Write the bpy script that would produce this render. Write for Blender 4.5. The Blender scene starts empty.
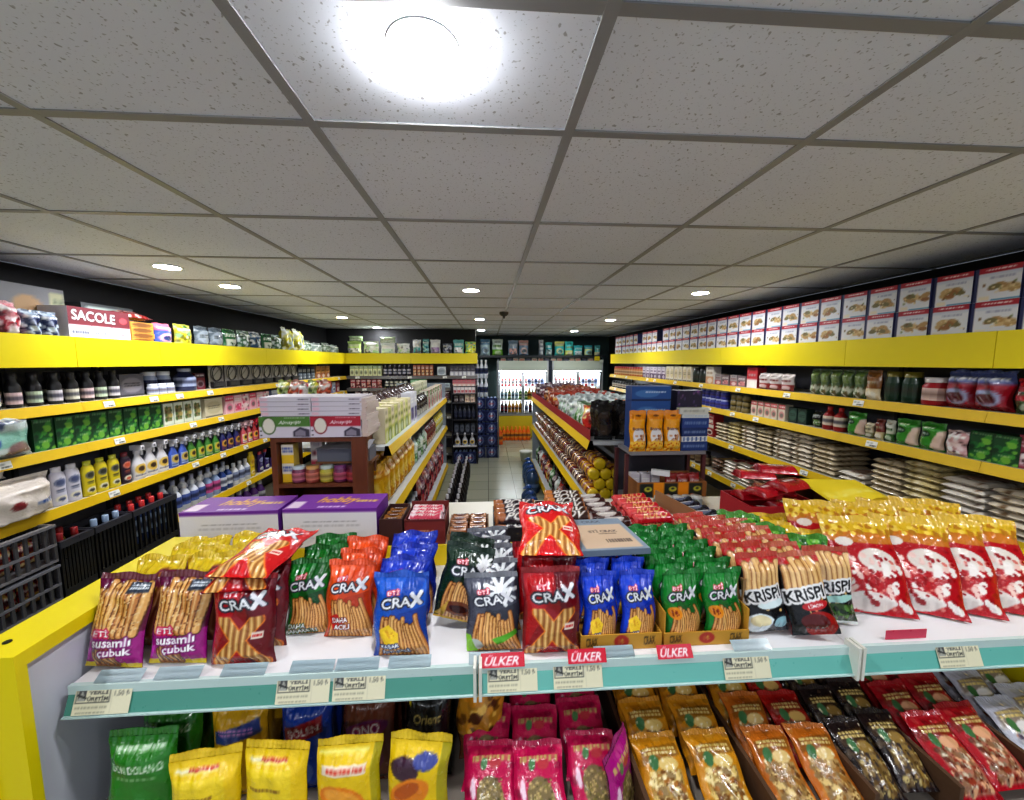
import bpy, math, random
import numpy as np
rnd = random.Random(7)
SC = bpy.context.scene
COL = SC.collection
R = math.radians
ORD = ['first','second','third','fourth','fifth','sixth','seventh','eighth','ninth','tenth','eleventh','twelfth','thirteenth','fourteenth','fifteenth','sixteenth','seventeenth','eighteenth','nineteenth','twentieth']
_t = ['twenty','thirty','forty']
for k, t in enumerate(_t):
    if k: ORD.append(t[:-1] + 'ieth')
    ORD += [t + '-' + ORD[i] for i in range(9)]

def lin(c):
    a = np.asarray(c, float) / 255.0
    return np.where(a <= .04045, a / 12.92, ((a + .055) / 1.055) ** 2.4)

# ------------------------------------------------------------------ materials
def new_mat(name):
    m = bpy.data.materials.new(name); m.use_nodes = True
    nt = m.node_tree; b = nt.nodes['Principled BSDF']
    return m, nt, b

def print_mat(name, rough, metal=0.0, coat=0.0, bump=0.0, bscale=60.0, spec=.5, vary=.0):
    """Colour comes from the mesh's own printed colour, relief and sheen from noise nodes."""
    m, nt, b = new_mat(name)
    at = nt.nodes.new('ShaderNodeAttribute'); at.attribute_name = 'Col'
    nt.links.new(at.outputs['Color'], b.inputs['Base Color'])
    b.inputs['Roughness'].default_value = rough
    b.inputs['Metallic'].default_value = metal
    b.inputs['Coat Weight'].default_value = coat
    b.inputs['Coat Roughness'].default_value = .12
    b.inputs['Specular IOR Level'].default_value = spec
    tc = nt.nodes.new('ShaderNodeTexCoord'); n = nt.nodes.new('ShaderNodeTexNoise')
    n.inputs['Scale'].default_value = bscale; n.inputs['Detail'].default_value = 3
    nt.links.new(tc.outputs['Object'], n.inputs['Vector'])
    if bump:
        bp = nt.nodes.new('ShaderNodeBump'); bp.inputs['Strength'].default_value = bump; bp.inputs['Distance'].default_value = .01
        nt.links.new(n.outputs['Fac'], bp.inputs['Height']); nt.links.new(bp.outputs['Normal'], b.inputs['Normal'])
    mr = nt.nodes.new('ShaderNodeMapRange'); mr.inputs['To Min'].default_value = max(.03, rough - .08); mr.inputs['To Max'].default_value = rough + .1
    nt.links.new(n.outputs['Fac'], mr.inputs['Value']); nt.links.new(mr.outputs['Result'], b.inputs['Roughness'])
    return m

FOIL = print_mat('printed_foil', .24, 0, .35, .6, 32)
CARD = print_mat('printed_card', .55, 0, 0, .05, 120)
PLAS = print_mat('moulded_plastic', .3, 0, .15, 0, 80)
PAINT = print_mat('powder_coated_steel', .38, 0, 0, .03, 200)
METAL = print_mat('bare_metal', .35, .9)
DARK = print_mat('matte_dark', .7, spec=.2)
WOOD_M, nt, b = new_mat('red_brown_laminate')
tc = nt.nodes.new('ShaderNodeTexCoord'); mp = nt.nodes.new('ShaderNodeMapping'); mp.inputs['Scale'].default_value = (14, 14, 1.2)
nz = nt.nodes.new('ShaderNodeTexNoise'); nz.inputs['Scale'].default_value = 3; nz.inputs['Detail'].default_value = 5
cr = nt.nodes.new('ShaderNodeValToRGB'); cr.color_ramp.elements[0].color = (.085, .022, .008, 1); cr.color_ramp.elements[1].color = (.22, .065, .025, 1)
nt.links.new(tc.outputs['Object'], mp.inputs['Vector']); nt.links.new(mp.outputs['Vector'], nz.inputs['Vector']); nt.links.new(nz.outputs['Fac'], cr.inputs['Fac']); nt.links.new(cr.outputs['Color'], b.inputs['Base Color'])
b.inputs['Roughness'].default_value = .4

def glow_mat(name, col, strength):
    m, nt, b = new_mat(name)
    b.inputs['Base Color'].default_value = (*col, 1); b.inputs['Emission Color'].default_value = (*col, 1); b.inputs['Emission Strength'].default_value = strength
    return m
LAMP = glow_mat('lamp_diffuser', (.95, .97, 1), 330)
COOL = glow_mat('cooler_light', (.93, .98, 1), 1.5); COOLT = glow_mat('cooler_tube', (.93, .98, 1), 9)
GLASS, nt, b = new_mat('door_glass')
nt.nodes.remove(b)
tr = nt.nodes.new('ShaderNodeBsdfTransparent'); gl = nt.nodes.new('ShaderNodeBsdfGlossy'); gl.inputs['Roughness'].default_value = .03
fr = nt.nodes.new('ShaderNodeFresnel'); fr.inputs['IOR'].default_value = 1.35; mx = nt.nodes.new('ShaderNodeMixShader')
nt.links.new(fr.outputs[0], mx.inputs[0]); nt.links.new(tr.outputs[0], mx.inputs[1]); nt.links.new(gl.outputs[0], mx.inputs[2])
nt.links.new(mx.outputs[0], nt.nodes['Material Output'].inputs['Surface'])

# ------------------------------------------------------------------ printed artwork
_tx = {}
def text_tris(s):
    if s not in _tx:
        cu = bpy.data.curves.new('txt', 'FONT'); cu.body = s; cu.resolution_u = 3; cu.offset = .022
        ob = bpy.data.objects.new('txt', cu); COL.objects.link(ob)
        dg = bpy.context.evaluated_depsgraph_get()
        me = bpy.data.meshes.new_from_object(ob.evaluated_get(dg))
        me.calc_loop_triangles()
        co = np.array([v.co[:2] for v in me.vertices]); t = np.array([l.vertices[:] for l in me.loop_triangles])
        lo, hi = co.min(0), co.max(0)
        _tx[s] = (((co - lo) / (hi - lo))[t], (hi[0] - lo[0]) / (hi[1] - lo[1]))
        bpy.data.objects.remove(ob); bpy.data.curves.remove(cu); bpy.data.meshes.remove(me)
    return _tx[s]

class Cv:
    """A small drawing surface, later one colour per mesh vertex. u right, v up, both 0..1; asp = width/height of the real face."""
    def __init__(s, w, h, col, asp=None, ss=2):
        s.w, s.h, s.ss = w, h, ss
        s.a = np.empty((h * ss, w * ss, 3)); s.a[:] = col
        s.asp = asp or w / h
        s.U, s.V = np.meshgrid((np.arange(w * ss) + .5) / (w * ss), (np.arange(h * ss) + .5) / (h * ss))
    def mask(s, m, col, al=1.0):
        s.a[m] = s.a[m] * (1 - al) + np.array(col, float) * al; return s
    def rect(s, u0, v0, u1, v1, col, al=1.0):
        return s.mask((s.U >= u0) & (s.U < u1) & (s.V >= v0) & (s.V < v1), col, al)
    def ell(s, cu, cv, ru, rv, col, rot=0, al=1.0):
        x = (s.U - cu) * s.asp; y = s.V - cv; c, n = math.cos(rot), math.sin(rot)
        X = x * c + y * n; Y = -x * n + y * c
        return s.mask((X / (ru * s.asp)) ** 2 + (Y / rv) ** 2 < 1, col, al)
    def line(s, p, q, wd, col, al=1.0):
        ax, ay = p[0] * s.asp, p[1]; bx, by = q[0] * s.asp, q[1]
        dx, dy = bx - ax, by - ay; L = dx * dx + dy * dy + 1e-9
        x = s.U * s.asp; t = np.clip(((x - ax) * dx + (s.V - ay) * dy) / L, 0, 1)
        return s.mask((x - ax - t * dx) ** 2 + (s.V - ay - t * dy) ** 2 < (wd / 2) ** 2, col, al)
    def dist(s, p, q):
        ax, ay = p[0] * s.asp, p[1]; dx, dy = q[0] * s.asp - ax, q[1] - ay; x = s.U * s.asp
        t = np.clip(((x - ax) * dx + (s.V - ay) * dy) / (dx * dx + dy * dy + 1e-9), 0, 1)
        return np.hypot(x - ax - t * dx, s.V - ay - t * dy)
    def poly(s, pts, col, al=1.0):
        inside = np.zeros(s.U.shape, bool); n = len(pts)
        for i in range(n):
            (x0, y0), (x1, y1) = pts[i], pts[(i + 1) % n]
            if y0 == y1: continue
            c = ((y0 > s.V) != (y1 > s.V)) & (s.U < (x1 - x0) * (s.V - y0) / (y1 - y0) + x0)
            inside ^= c
        return s.mask(inside, col, al)
    def text(s, t, cu, cv, w, h, col, rot=0, shear=0, out=None, ow=.012):
        tri, _ = text_tris(t)
        q = tri - .5
        x = (q[..., 0] * w + q[..., 1] * shear * h) * s.asp; y = q[..., 1] * h
        c, n = math.cos(rot), math.sin(rot)
        X = (x * c - y * n) / s.asp + cu; Y = x * n + y * c + cv
        T = np.stack([X, Y], -1)
        m = np.zeros(s.U.shape, bool); H, W = m.shape
        for a in T:
            lo, hi = a.min(0), a.max(0)
            i0, i1 = max(0, int(lo[0] * W) - 1), min(W, int(hi[0] * W) + 2); j0, j1 = max(0, int(lo[1] * H) - 1), min(H, int(hi[1] * H) + 2)
            if i0 >= i1 or j0 >= j1: continue
            u = s.U[j0:j1, i0:i1]; v = s.V[j0:j1, i0:i1]
            d = [(a[(k + 1) % 3, 0] - a[k, 0]) * (v - a[k, 1]) - (a[(k + 1) % 3, 1] - a[k, 1]) * (u - a[k, 0]) for k in range(3)]
            m[j0:j1, i0:i1] |= ((d[0] >= 0) & (d[1] >= 0) & (d[2] >= 0)) | ((d[0] <= 0) & (d[1] <= 0) & (d[2] <= 0))
        if out is not None:
            r = max(1, int(round(ow * H))); mo = m.copy()
            for dx in range(-r, r + 1):
                for dy in range(-r, r + 1):
                    if dx * dx + dy * dy <= r * r + 1: mo |= np.roll(np.roll(m, dx, 1), dy, 0)
            s.mask(mo, out)
        return s.mask(m, col)
    def scrib(s, cu, cv, w, h, col, seed=0, rows=1):
        """a line of print too small to read"""
        r = random.Random(seed); 
        for k in range(rows):
            u = cu - w / 2; vv = cv + (rows / 2 - k - .5) * h / rows
            while u < cu + w / 2:
                d = w * r.uniform(.05, .16); s.rect(u, vv - h / rows * .32, min(u + d * .75, cu + w / 2), vv + h / rows * .32, col); u += d
        return s
    def speck(s, n, cols, rmin, rmax, seed, box=(0, 0, 1, 1), al=1.0):
        r = random.Random(seed)
        for _ in range(n):
            q = r.uniform(rmin, rmax)
            s.ell(r.uniform(box[0], box[2]), r.uniform(box[1], box[3]), q / s.asp, q * r.uniform(.6, 1.2), r.choice(cols), r.uniform(0, 3), al)
        return s
    def sticks(s, n, c0, spread, ulo, uhi, vlo, vhi, cols, wd, seed, edge=(90, 45, 15)):
        r = random.Random(seed)
        for i in range(n):
            t = (i + .5) / n; u0 = ulo + (uhi - ulo) * t; u1 = c0 + (u0 - c0) * spread + r.uniform(-.03, .03)
            tp = vhi + r.uniform(-.08, .05)
            s.line((u0, vlo), (u1, tp), wd * 1.35, edge); s.line((u0, vlo), (u1, tp), wd, r.choice(cols))
            s.line((u0 - wd * .2, vlo), (u1 - wd * .2, tp), wd * .25, (250, 215, 150), .6)
        return s
    def get(s):
        a = s.a.reshape(s.h, s.ss, s.w, s.ss, 3).mean((1, 3))
        return lin(np.clip(a, 0, 255))

# ------------------------------------------------------------------ mesh collecting
class M:
    def __init__(s): s.v = []; s.f = []; s.c = []; s.sm = []; s.mi = []; s.n = 0
    def add(s, V, F, C, smooth=False, mi=0):
        V = np.asarray(V, float); C = np.asarray(C, float)
        if C.ndim == 1: C = np.tile(C, (len(V), 1))
        s.v.append(V); s.c.append(C)
        for f in F: s.f.append([i + s.n for i in f]); s.sm.append(smooth); s.mi.append(mi)
        s.n += len(V); return s
    def grid(s, P, C, smooth=True, mi=0):
        ny, nx = P.shape[:2]
        F = [(j * nx + i, j * nx + i + 1, (j + 1) * nx + i + 1, (j + 1) * nx + i) for j in range(ny - 1) for i in range(nx - 1)]
        C = np.asarray(C, float)
        return s.add(P.reshape(-1, 3), F, C.reshape(-1, 3) if C.ndim == 3 else C, smooth, mi)
    def box(s, x0, x1, y0, y1, z0, z1, col, mi=0, front=None, top=None, right=None, left=None):
        """six faces; col one sRGB colour; front(-y) top(+z) right(+x) left(-x) may be drawings"""
        c = lin(col)
        def face(o, du, dv, cv):
            if cv is None: s.add([o, np.add(o, du), np.add(np.add(o, du), dv), np.add(o, dv)], [(0, 1, 2, 3)], c, False, mi); return
            k = cv.get() if isinstance(cv, Cv) else lin(cv)
            if k.ndim == 1: s.add([o, np.add(o, du), np.add(np.add(o, du), dv), np.add(o, dv)], [(0, 1, 2, 3)], k, False, mi); return
            h, w = k.shape[:2]; u, v = np.meshgrid(np.linspace(0, 1, w), np.linspace(0, 1, h))
            P = np.array(o) + u[..., None] * np.array(du) + v[..., None] * np.array(dv)
            s.grid(P, k, False, mi)
        X, Y, Z = x1 - x0, y1 - y0, z1 - z0
        face((x0, y0, z0), (X, 0, 0), (0, 0, Z), front)
        face((x1, y1, z0), (-X, 0, 0), (0, 0, Z), None)
        face((x1, y0, z0), (0, Y, 0), (0, 0, Z), right)
        face((x0, y1, z0), (0, -Y, 0), (0, 0, Z), left)
        face((x0, y0, z1), (X, 0, 0), (0, Y, 0), top)
        face((x0, y1, z0), (X, 0, 0), (0, -Y, 0), None)
        return s
    def lathe(s, prof, col, n=14, cx=0, cy=0, sx=1, sy=1, mi=0, axis='z', bands=None, smooth=True):
        """prof: list of (r, z) from bottom to top; bands: list of (zmin, zmax, colour)"""
        V = []; C = []
        for r, z in prof:
            cc = col
            for b in bands or ():
                if b[0] <= z <= b[1]: cc = b[2]
            for k in range(n):
                a = 2 * math.pi * k / n; p = (r * math.cos(a) * sx, r * math.sin(a) * sy, z)
                if axis == 'y': p = (p[0], p[2], p[1])
                if axis == 'x': p = (p[2], p[0], p[1])
                V.append((p[0] + cx, p[1] + cy, p[2])); C.append(lin(cc))
        F = []
        m = len(prof)
        for j in range(m - 1):
            for k in range(n):
                F.append((j * n + k, j * n + (k + 1) % n, (j + 1) * n + (k + 1) % n, (j + 1) * n + k))
        s.add(V, F, C, smooth, mi)
        for j in (0, m - 1):
            if prof[j][0] > 1e-4: s.add(V[j * n:(j + 1) * n], [tuple(range(n))], C[j * n], False, mi)
        return s
    def tube(s, pts, r, col, n=8, mi=0):
        pts = [np.array(p, float) for p in pts]
        V = []
        for i, p in enumerate(pts):
            d = pts[min(i + 1, len(pts) - 1)] - pts[max(i - 1, 0)]; d /= np.linalg.norm(d)
            a = np.cross(d, (0, 0, 1) if abs(d[2]) < .9 else (1, 0, 0)); a /= np.linalg.norm(a); b = np.cross(d, a)
            for k in range(n):
                t = 2 * math.pi * k / n; V.append(p + r * (a * math.cos(t) + b * math.sin(t)))
        F = [(j * n + k, j * n + (k + 1) % n, (j + 1) * n + (k + 1) % n, (j + 1) * n + k) for j in range(len(pts) - 1) for k in range(n)]
        F += [tuple(range(n)), tuple(range((len(pts) - 1) * n, len(pts) * n))]
        return s.add(V, F, lin(col), True, mi)
    def mesh(s, name, mats):
        me = bpy.data.meshes.new(name)
        me.from_pydata(np.concatenate(s.v).tolist(), [], s.f)
        a = me.color_attributes.new('Col', 'FLOAT_COLOR', 'POINT')
        C = np.concatenate(s.c); a.data.foreach_set('color', np.concatenate([C, np.ones((len(C), 1))], 1).astype(np.float32).ravel())
        me.polygons.foreach_set('use_smooth', s.sm); me.polygons.foreach_set('material_index', s.mi)
        for m in (mats if isinstance(mats, (list, tuple)) else [mats]): me.materials.append(m)
        me.update(); return me

# ------------------------------------------------------------------ placing
class P:
    """what one kind is made of: a root mesh (or None for an Empty) and its parts"""
    def __init__(s, name, mesh, parts=(), cat=None): s.name, s.mesh, s.parts, s.cat = name, mesh, parts, cat
def link_part(name, mesh, parent, label=None):
    o = bpy.data.objects.new(name, mesh); COL.objects.link(o); o.parent = parent
    if label: o['label'] = label
    return o
def brief(t):
    """keep a label to sixteen words by leaving out articles"""
    wd = t.split()
    while len(wd) > 16 and 'the' in wd: k = len(wd) - 1 - wd[::-1].index('the'); wd.pop(k)
    return ' '.join(wd)
def put(p, label, loc, rz=0, rx=0, ry=0, s=1, group=None, name=None, cat=None, kind=None):
    o = bpy.data.objects.new(name or p.name, p.mesh); COL.objects.link(o)
    o.location = loc; o.rotation_euler = (R(rx), R(ry), R(rz)); label = brief(label)
    o.scale = (s, s, s) if not isinstance(s, (tuple, list)) else s
    o['label'] = label; o['category'] = cat or p.cat or p.name.replace('_', ' ')
    if group: o['group'] = group
    if kind: o['kind'] = kind
    for q in p.parts:
        c = link_part(q[0], q[1], o)
        for d in (q[2] if len(q) > 2 else ()): link_part(d[0], d[1], c)
    return o
def struct(name, m, mats):
    o = bpy.data.objects.new(name, m.mesh(name, mats)); COL.objects.link(o); o['kind'] = 'structure'; return o
def empty(name, label, cat, loc=(0, 0, 0), group=None):
    o = bpy.data.objects.new(name, None); COL.objects.link(o); o.location = loc; o.empty_display_size = .1
    o['label'] = label; o['category'] = cat
    if group: o['group'] = group
    return o
def part(name, m, mats, parent, label=None):
    return link_part(name, m.mesh(name, mats), parent, label)

# ------------------------------------------------------------------ kinds of goods
def mixc(a, b, t): return tuple(a[i] * (1 - t) + b[i] * t for i in range(3))
def bagmesh(w, h, t, cv, back, seed=0, wr=1.0):
    """pillow bag standing on its lower seal, front to -y; returns body and top seal"""
    r = random.Random(seed); k = cv.get(); ny, nx = k.shape[:2]
    U, V = np.meshgrid(np.linspace(-1, 1, nx), np.linspace(0, 1, ny))
    hb = h * .93
    ph = [(r.uniform(0, 6), r.uniform(3, 9), r.uniform(2, 8), r.uniform(-.5, .5)) for _ in range(7)]
    def surf(U, V, sgn):
        e = np.clip(V / .16, 0, 1); e = e * e * (3 - 2 * e); g = np.clip((1 - V) / .2, 0, 1); g = g * g * (3 - 2 * g)
        pr = np.clip(1 - np.abs(U) ** 2.6, 0, 1) ** .75 * np.minimum(e, g)
        wv = sum(np.sin(a + U * b + V * c * 2 + d * U * V * 4) for a, b, c, d in ph) / 7
        fl = np.sin(U * 17 + seed) * .5 + np.sin(U * 29 + 2 * seed) * .3
        rim = np.exp(-((V - .9) / .09) ** 2) + np.exp(-((V - .08) / .07) ** 2)
        y = sgn * (t / 2 * pr * (1 + .18 * wr * wv) + .0012) + wr * t * .06 * fl * rim
        x = U * w / 2 * (1 - .05 * np.minimum(e, g)) + .003 * wr * np.sin(V * 9 + seed) 
        return np.stack([x, y, V * hb], -1)
    m = M(); m.grid(surf(U, V, -1), k)
    U2, V2 = np.meshgrid(np.linspace(-1, 1, 13), np.linspace(0, 1, 15)); m.grid(surf(U2, V2, 1)[:, ::-1], lin(back))
    s = M(); n = 29
    us = np.linspace(-1, 1, n); top = k[-1].mean(0) 
    Ps = np.stack([np.stack([us * w / 2 + .003 * wr * math.sin(9 + seed), (.0016 + .0012 * (np.arange(n) % 2)) * np.ones(n) + wr * t * .05 * np.sin(us * 6 + seed) * z, np.full(n, hb + z * h * .07)], -1) for z in (-.02, .5, 1)]); Ps[2, :, 2] += .0022 * wr * np.sin(us * 5 + seed * 2) - .002 * wr * us ** 2
    s.grid(Ps, top * .95 + .02, False)
    Pb = Ps.copy(); Pb[..., 1] -= .002; s.grid(Pb[:, ::-1], top * .95 + .02, False)
    return m, s
_bn = [0]
def bag(name, w, h, t, cv, back, seed=None, cat=None, mat=None, wr=1.0):
    _bn[0] += 1
    b, s = bagmesh(w, h, t, cv, back, seed if seed is not None else _bn[0], wr)
    return P(name, b.mesh(name, mat or FOIL), [('top_seal', s.mesh('top_seal', mat or FOIL))], cat or 'snack bag')
def carton(name, w, d, h, front, col, top=None, cat='box', side=None, mat=None, flap=False):
    m = M(); m.box(-w / 2, w / 2, 0, d, 0, h, col, 0, front, top, side, side)
    return P(name, m.mesh(name, mat or CARD), (), cat)
def pack(base, acc, style=0, seed=0, w=16, h=20, asp=.75):
    """generic printed front"""
    c = Cv(w, h, base, asp); r = random.Random(seed); dk = mixc(base, (0, 0, 0), .45); wh = (235, 235, 230)
    if style == 0:
        c.rect(0, .7, 1, 1, acc); c.scrib(.5, .83, .8, .12, wh, seed); c.ell(.5, .35, .36, .22, mixc(acc, wh, .4)); c.ell(.52, .33, .24, .13, dk)
    elif style == 1:
        c.rect(.12, .12, .88, .5, acc); c.scrib(.5, .72, .8, .2, wh, seed, 2); c.speck(10, [dk, mixc(acc, wh, .6)], .03, .07, seed, (.15, .15, .85, .48))
    elif style == 2:
        c.ell(.5, .5, .42, .33, acc); c.scrib(.5, .53, .6, .2, dk, seed, 2); c.rect(0, 0, 1, .1, dk)
    elif style == 3:
        c.rect(0, 0, 1, .42, acc); c.scrib(.5, .62, .7, .16, mixc(acc, (0, 0, 0), .3), seed); c.scrib(.5, .85, .5, .08, dk, seed + 1); c.ell(.55, .2, .3, .15, mixc(acc, wh, .65))
    else:
        c.speck(40, [acc, dk, mixc(base, wh, .5), mixc(acc, wh, .4)], .04, .11, seed); c.scrib(.5, .8, .8, .16, wh, seed)
    return c
def bottle(name, r, h, col, cap, label=None, n=14, neck=.35, sx=1, sy=1, cat='bottle', mat=None, caph=None, lz=(.2, .6)):
    m = M(); hb = h * .86
    m.lathe([(0, 0), (r * .9, 0), (r, h * .03), (r, h * .3), (r, h * .58), (r * .93, h * .64), (r * .6, h * .76), (r * neck, h * .83), (r * neck, hb)], col, n, sx=sx, sy=sy)
    c = M(); c.lathe([(r * neck * 1.2, hb - .002), (r * neck * 1.2, h * .99), (r * neck * 1.05, h), (0, h)], cap, 12, sx=1, sy=1)
    parts = [('cap', c.mesh('cap', PLAS))]
    if label is not None:
        l = M(); dk = mixc(label, (20, 20, 40), .6); zz = np.linspace(lz[0], lz[1], 6)
        l.lathe([(r * 1.012, h * z) for z in zz], label, n, sx=sx, sy=sy, bands=[(h * zz[2] - .0005, h * zz[3] + .0005, dk)], smooth=False)
        parts.append(('label', l.mesh('label', CARD)))
    return P(name, m.mesh(name, mat or PLAS), parts, cat)
def jar(name, r, h, col, lid, label=None, cat='jar'):
    m = M(); m.lathe([(0, 0), (r * .92, 0), (r, h * .06), (r, h * .7), (r * .82, h * .8), (r * .82, h * .84)], col, 14)
    c = M(); c.lathe([(r * .88, h * .82), (r * .88, h), (0, h)], lid, 14)
    parts = [('lid', c.mesh('lid', PLAS))]
    if label is not None:
        l = M(); l.lathe([(r * 1.012, h * z) for z in (.18, .4, .62)], label, 14, bands=[(h * .39, h * .41, mixc(label, (60, 30, 20), .5))], smooth=False); parts.append(('label', l.mesh('label', CARD)))
    return P(name, m.mesh(name, PLAS), parts, cat)
def spray(name, w, h, col, head, label):
    m = M(); r = w / 2
    m.lathe([(0, 0), (r * .95, 0), (r, h * .03), (r * .98, h * .42), (r * .75, h * .55), (r * .42, h * .68), (r * .34, h * .76)], col, 14, sy=.6)
    t = M(); t.lathe([(r * .4, h * .75), (r * .42, h * .84), (r * .3, h * .86)], head, 10)
    t.box(-r * .28, r * .28, -r * .95, r * .7, h * .86, h, head); t.box(-r * .12, r * .12, -r * 1.2, -r * .95, h * .9, h * .97, mixc(head, (60, 60, 60), .4))
    t.box(-r * .12, r * .12, -r * .85, -r * .6, h * .72, h * .86, mixc(head, (90, 90, 90), .3))
    l = M(); k = Cv(14, 16, label, .8); k.ell(.5, .6, .42, .34, mixc(label, (240, 190, 40), .7)); k.ell(.5, .62, .22, .18, (70, 50, 40)); k.scrib(.5, .18, .8, .14, (60, 60, 90), 3)
    a = np.linspace(-1.0, 1.0, 14); z = np.linspace(h * .06, h * .46, 16)
    A, Z = np.meshgrid(a, z); RR = np.where(Z < h * .42, 1.01, .99)
    l.grid(np.stack([np.sin(A) * r * 1.01 * RR, -np.cos(A) * r * .615 * RR, Z], -1), k.get())
    return P(name, m.mesh(name, PLAS), [('trigger_head', t.mesh('trigger_head', PLAS)), ('label', l.mesh('label', CARD))], 'spray bottle')
# ================================================================== camera, world
LOOK = 'Medium High Contrast'
cam = bpy.data.cameras.new('camera'); cam.sensor_width = 36; cam.lens = 36 * 381.5 / 1024; cam.clip_start = .05
co = bpy.data.objects.new('camera', cam); COL.objects.link(co); co.location = (0, 0, 1.58); co.rotation_euler = (math.pi / 2 - .0998, 0, -.0634)
SC.camera = co
w = bpy.data.worlds.new('world'); SC.world = w; w.use_nodes = True
w.node_tree.nodes['Background'].inputs[0].default_value = (.75, .85, 1, 1); w.node_tree.nodes['Background'].inputs[1].default_value = .6  # world light enters through the open front, added as frontal fill
SC.view_settings.view_transform = 'Standard'; 
try: SC.view_settings.look = LOOK
except Exception: pass
SC.view_settings.gamma = 1.0; SC.view_settings.exposure = 0.06
SC.cycles.max_bounces = 6; SC.cycles.diffuse_bounces = 4; SC.cycles.glossy_bounces = 3; SC.cycles.transparent_max_bounces = 6
SC.cycles.use_denoising = True; SC.cycles.sample_clamp_indirect = 6

# ================================================================== the room
CZ = 2.13
fm, nt, b = new_mat('floor_tiles')
tc = nt.nodes.new('ShaderNodeTexCoord'); br = nt.nodes.new('ShaderNodeTexBrick')
br.offset = 0; br.squash = 1
for k, v in (('Scale', 1), ('Mortar Size', .004), ('Brick Width', .33), ('Row Height', .33), ('Bias', 0)): br.inputs[k].default_value = v
br.inputs['Color1'].default_value = (.36, .36, .27, 1); br.inputs['Color2'].default_value = (.32, .33, .25, 1); br.inputs['Mortar'].default_value = (.12, .12, .09, 1)
nt.links.new(tc.outputs['Object'], br.inputs['Vector']); nt.links.new(br.outputs['Color'], b.inputs['Base Color']); b.inputs['Roughness'].default_value = .22
m = M(); m.box(-2.66, 2.66, -1.6, 8.36, -.06, 0, (200, 200, 180)); struct('floor', m, fm)

cm, nt, b = new_mat('ceiling_tile_board')
tc = nt.nodes.new('ShaderNodeTexCoord')
def speck_layer(scale, lo, hi, stretch):
    mp = nt.nodes.new('ShaderNodeMapping'); mp.inputs['Scale'].default_value = stretch
    n = nt.nodes.new('ShaderNodeTexNoise'); n.inputs['Scale'].default_value = scale; n.inputs['Detail'].default_value = 1
    r_ = nt.nodes.new('ShaderNodeValToRGB'); r_.color_ramp.elements[0].position = lo; r_.color_ramp.elements[1].position = hi
    r_.color_ramp.elements[0].color = (1, 1, 1, 1); r_.color_ramp.elements[1].color = (.56, .55, .54, 1)
    nt.links.new(tc.outputs['Object'], mp.inputs['Vector']); nt.links.new(mp.outputs['Vector'], n.inputs['Vector']); nt.links.new(n.outputs['Fac'], r_.inputs['Fac']); return r_
s1 = speck_layer(85, .67, .72, (1, .75, 1)); s2 = speck_layer(170, .66, .74, (.8, 1, 1))
big = nt.nodes.new('ShaderNodeTexNoise'); big.inputs['Scale'].default_value = 1.4
bc = nt.nodes.new('ShaderNodeValToRGB'); bc.color_ramp.elements[0].color = (.76, .79, .88, 1); bc.color_ramp.elements[1].color = (.84, .87, .96, 1)
nt.links.new(tc.outputs['Object'], big.inputs['Vector']); nt.links.new(big.outputs['Fac'], bc.inputs['Fac'])
def mul(a, c):
    x = nt.nodes.new('ShaderNodeMix'); x.data_type = 'RGBA'; x.blend_type = 'MULTIPLY'; x.inputs['Factor'].default_value = 1
    nt.links.new(a, x.inputs['A']); nt.links.new(c, x.inputs['B']); return x.outputs['Result']
nt.links.new(mul(mul(bc.outputs['Color'], s1.outputs['Color']), s2.outputs['Color']), b.inputs['Base Color']); b.inputs['Roughness'].default_value = .9
m = M(); m.box(-2.66, 2.66, -1.6, 8.36, CZ, CZ + .05, (190, 188, 184)); struct('ceiling', m, cm)
m = M()
xs = [.1975 + .6 * k for k in range(-4, 5)]; ysl = [.04 - 1.2, .04 - .6, .04, .64] + [.967 + .6 * k for k in range(13)]
for x in xs: m.box(x - .012, x + .012, -1.6, 8.3, CZ - .004, CZ - .0005, (150, 150, 152))
for y in ysl:
    for x in [-2.66 + .0] + xs:
        x1 = min([q for q in xs if q > x + .01] + [2.66]); m.box(x + .012, x1 - .012, y - .012, y + .012, CZ - .0036, CZ - .0005, (146, 146, 148))
struct('ceiling_grid', m, PAINT)

wm, nt, b = new_mat('dark_painted_wall')
n = nt.nodes.new('ShaderNodeTexNoise'); n.inputs['Scale'].default_value = 2.5; r_ = nt.nodes.new('ShaderNodeValToRGB')
r_.color_ramp.elements[0].color = (.006, .006, .008, 1); r_.color_ramp.elements[1].color = (.011, .011, .014, 1)
nt.links.new(n.outputs['Fac'], r_.inputs['Fac']); nt.links.new(r_.outputs['Color'], b.inputs['Base Color']); b.inputs['Roughness'].default_value = .7
tm, nt, b = new_mat('teal_painted_wall')
n = nt.nodes.new('ShaderNodeTexNoise'); n.inputs['Scale'].default_value = 2; r_ = nt.nodes.new('ShaderNodeValToRGB')
r_.color_ramp.elements[0].color = (.05, .085, .09, 1); r_.color_ramp.elements[1].color = (.075, .12, .12, 1)
nt.links.new(n.outputs['Fac'], r_.inputs['Fac']); nt.links.new(r_.outputs['Color'], b.inputs['Base Color']); b.inputs['Roughness'].default_value = .7
for nm, a, mt in (('wall_left', (-2.72, -2.66, -1.6, 8.36), wm), ('wall_right', (2.66, 2.72, -1.6, 8.36), wm), ('wall_back', (-2.66, 2.66, 8.3, 8.36), tm), ('wall_partition', (-2.66, -.2, 6.57, 6.63), wm)):
    m = M(); m.box(*a, 0, CZ - .001, (40, 42, 46)); struct(nm, m, mt)

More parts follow.
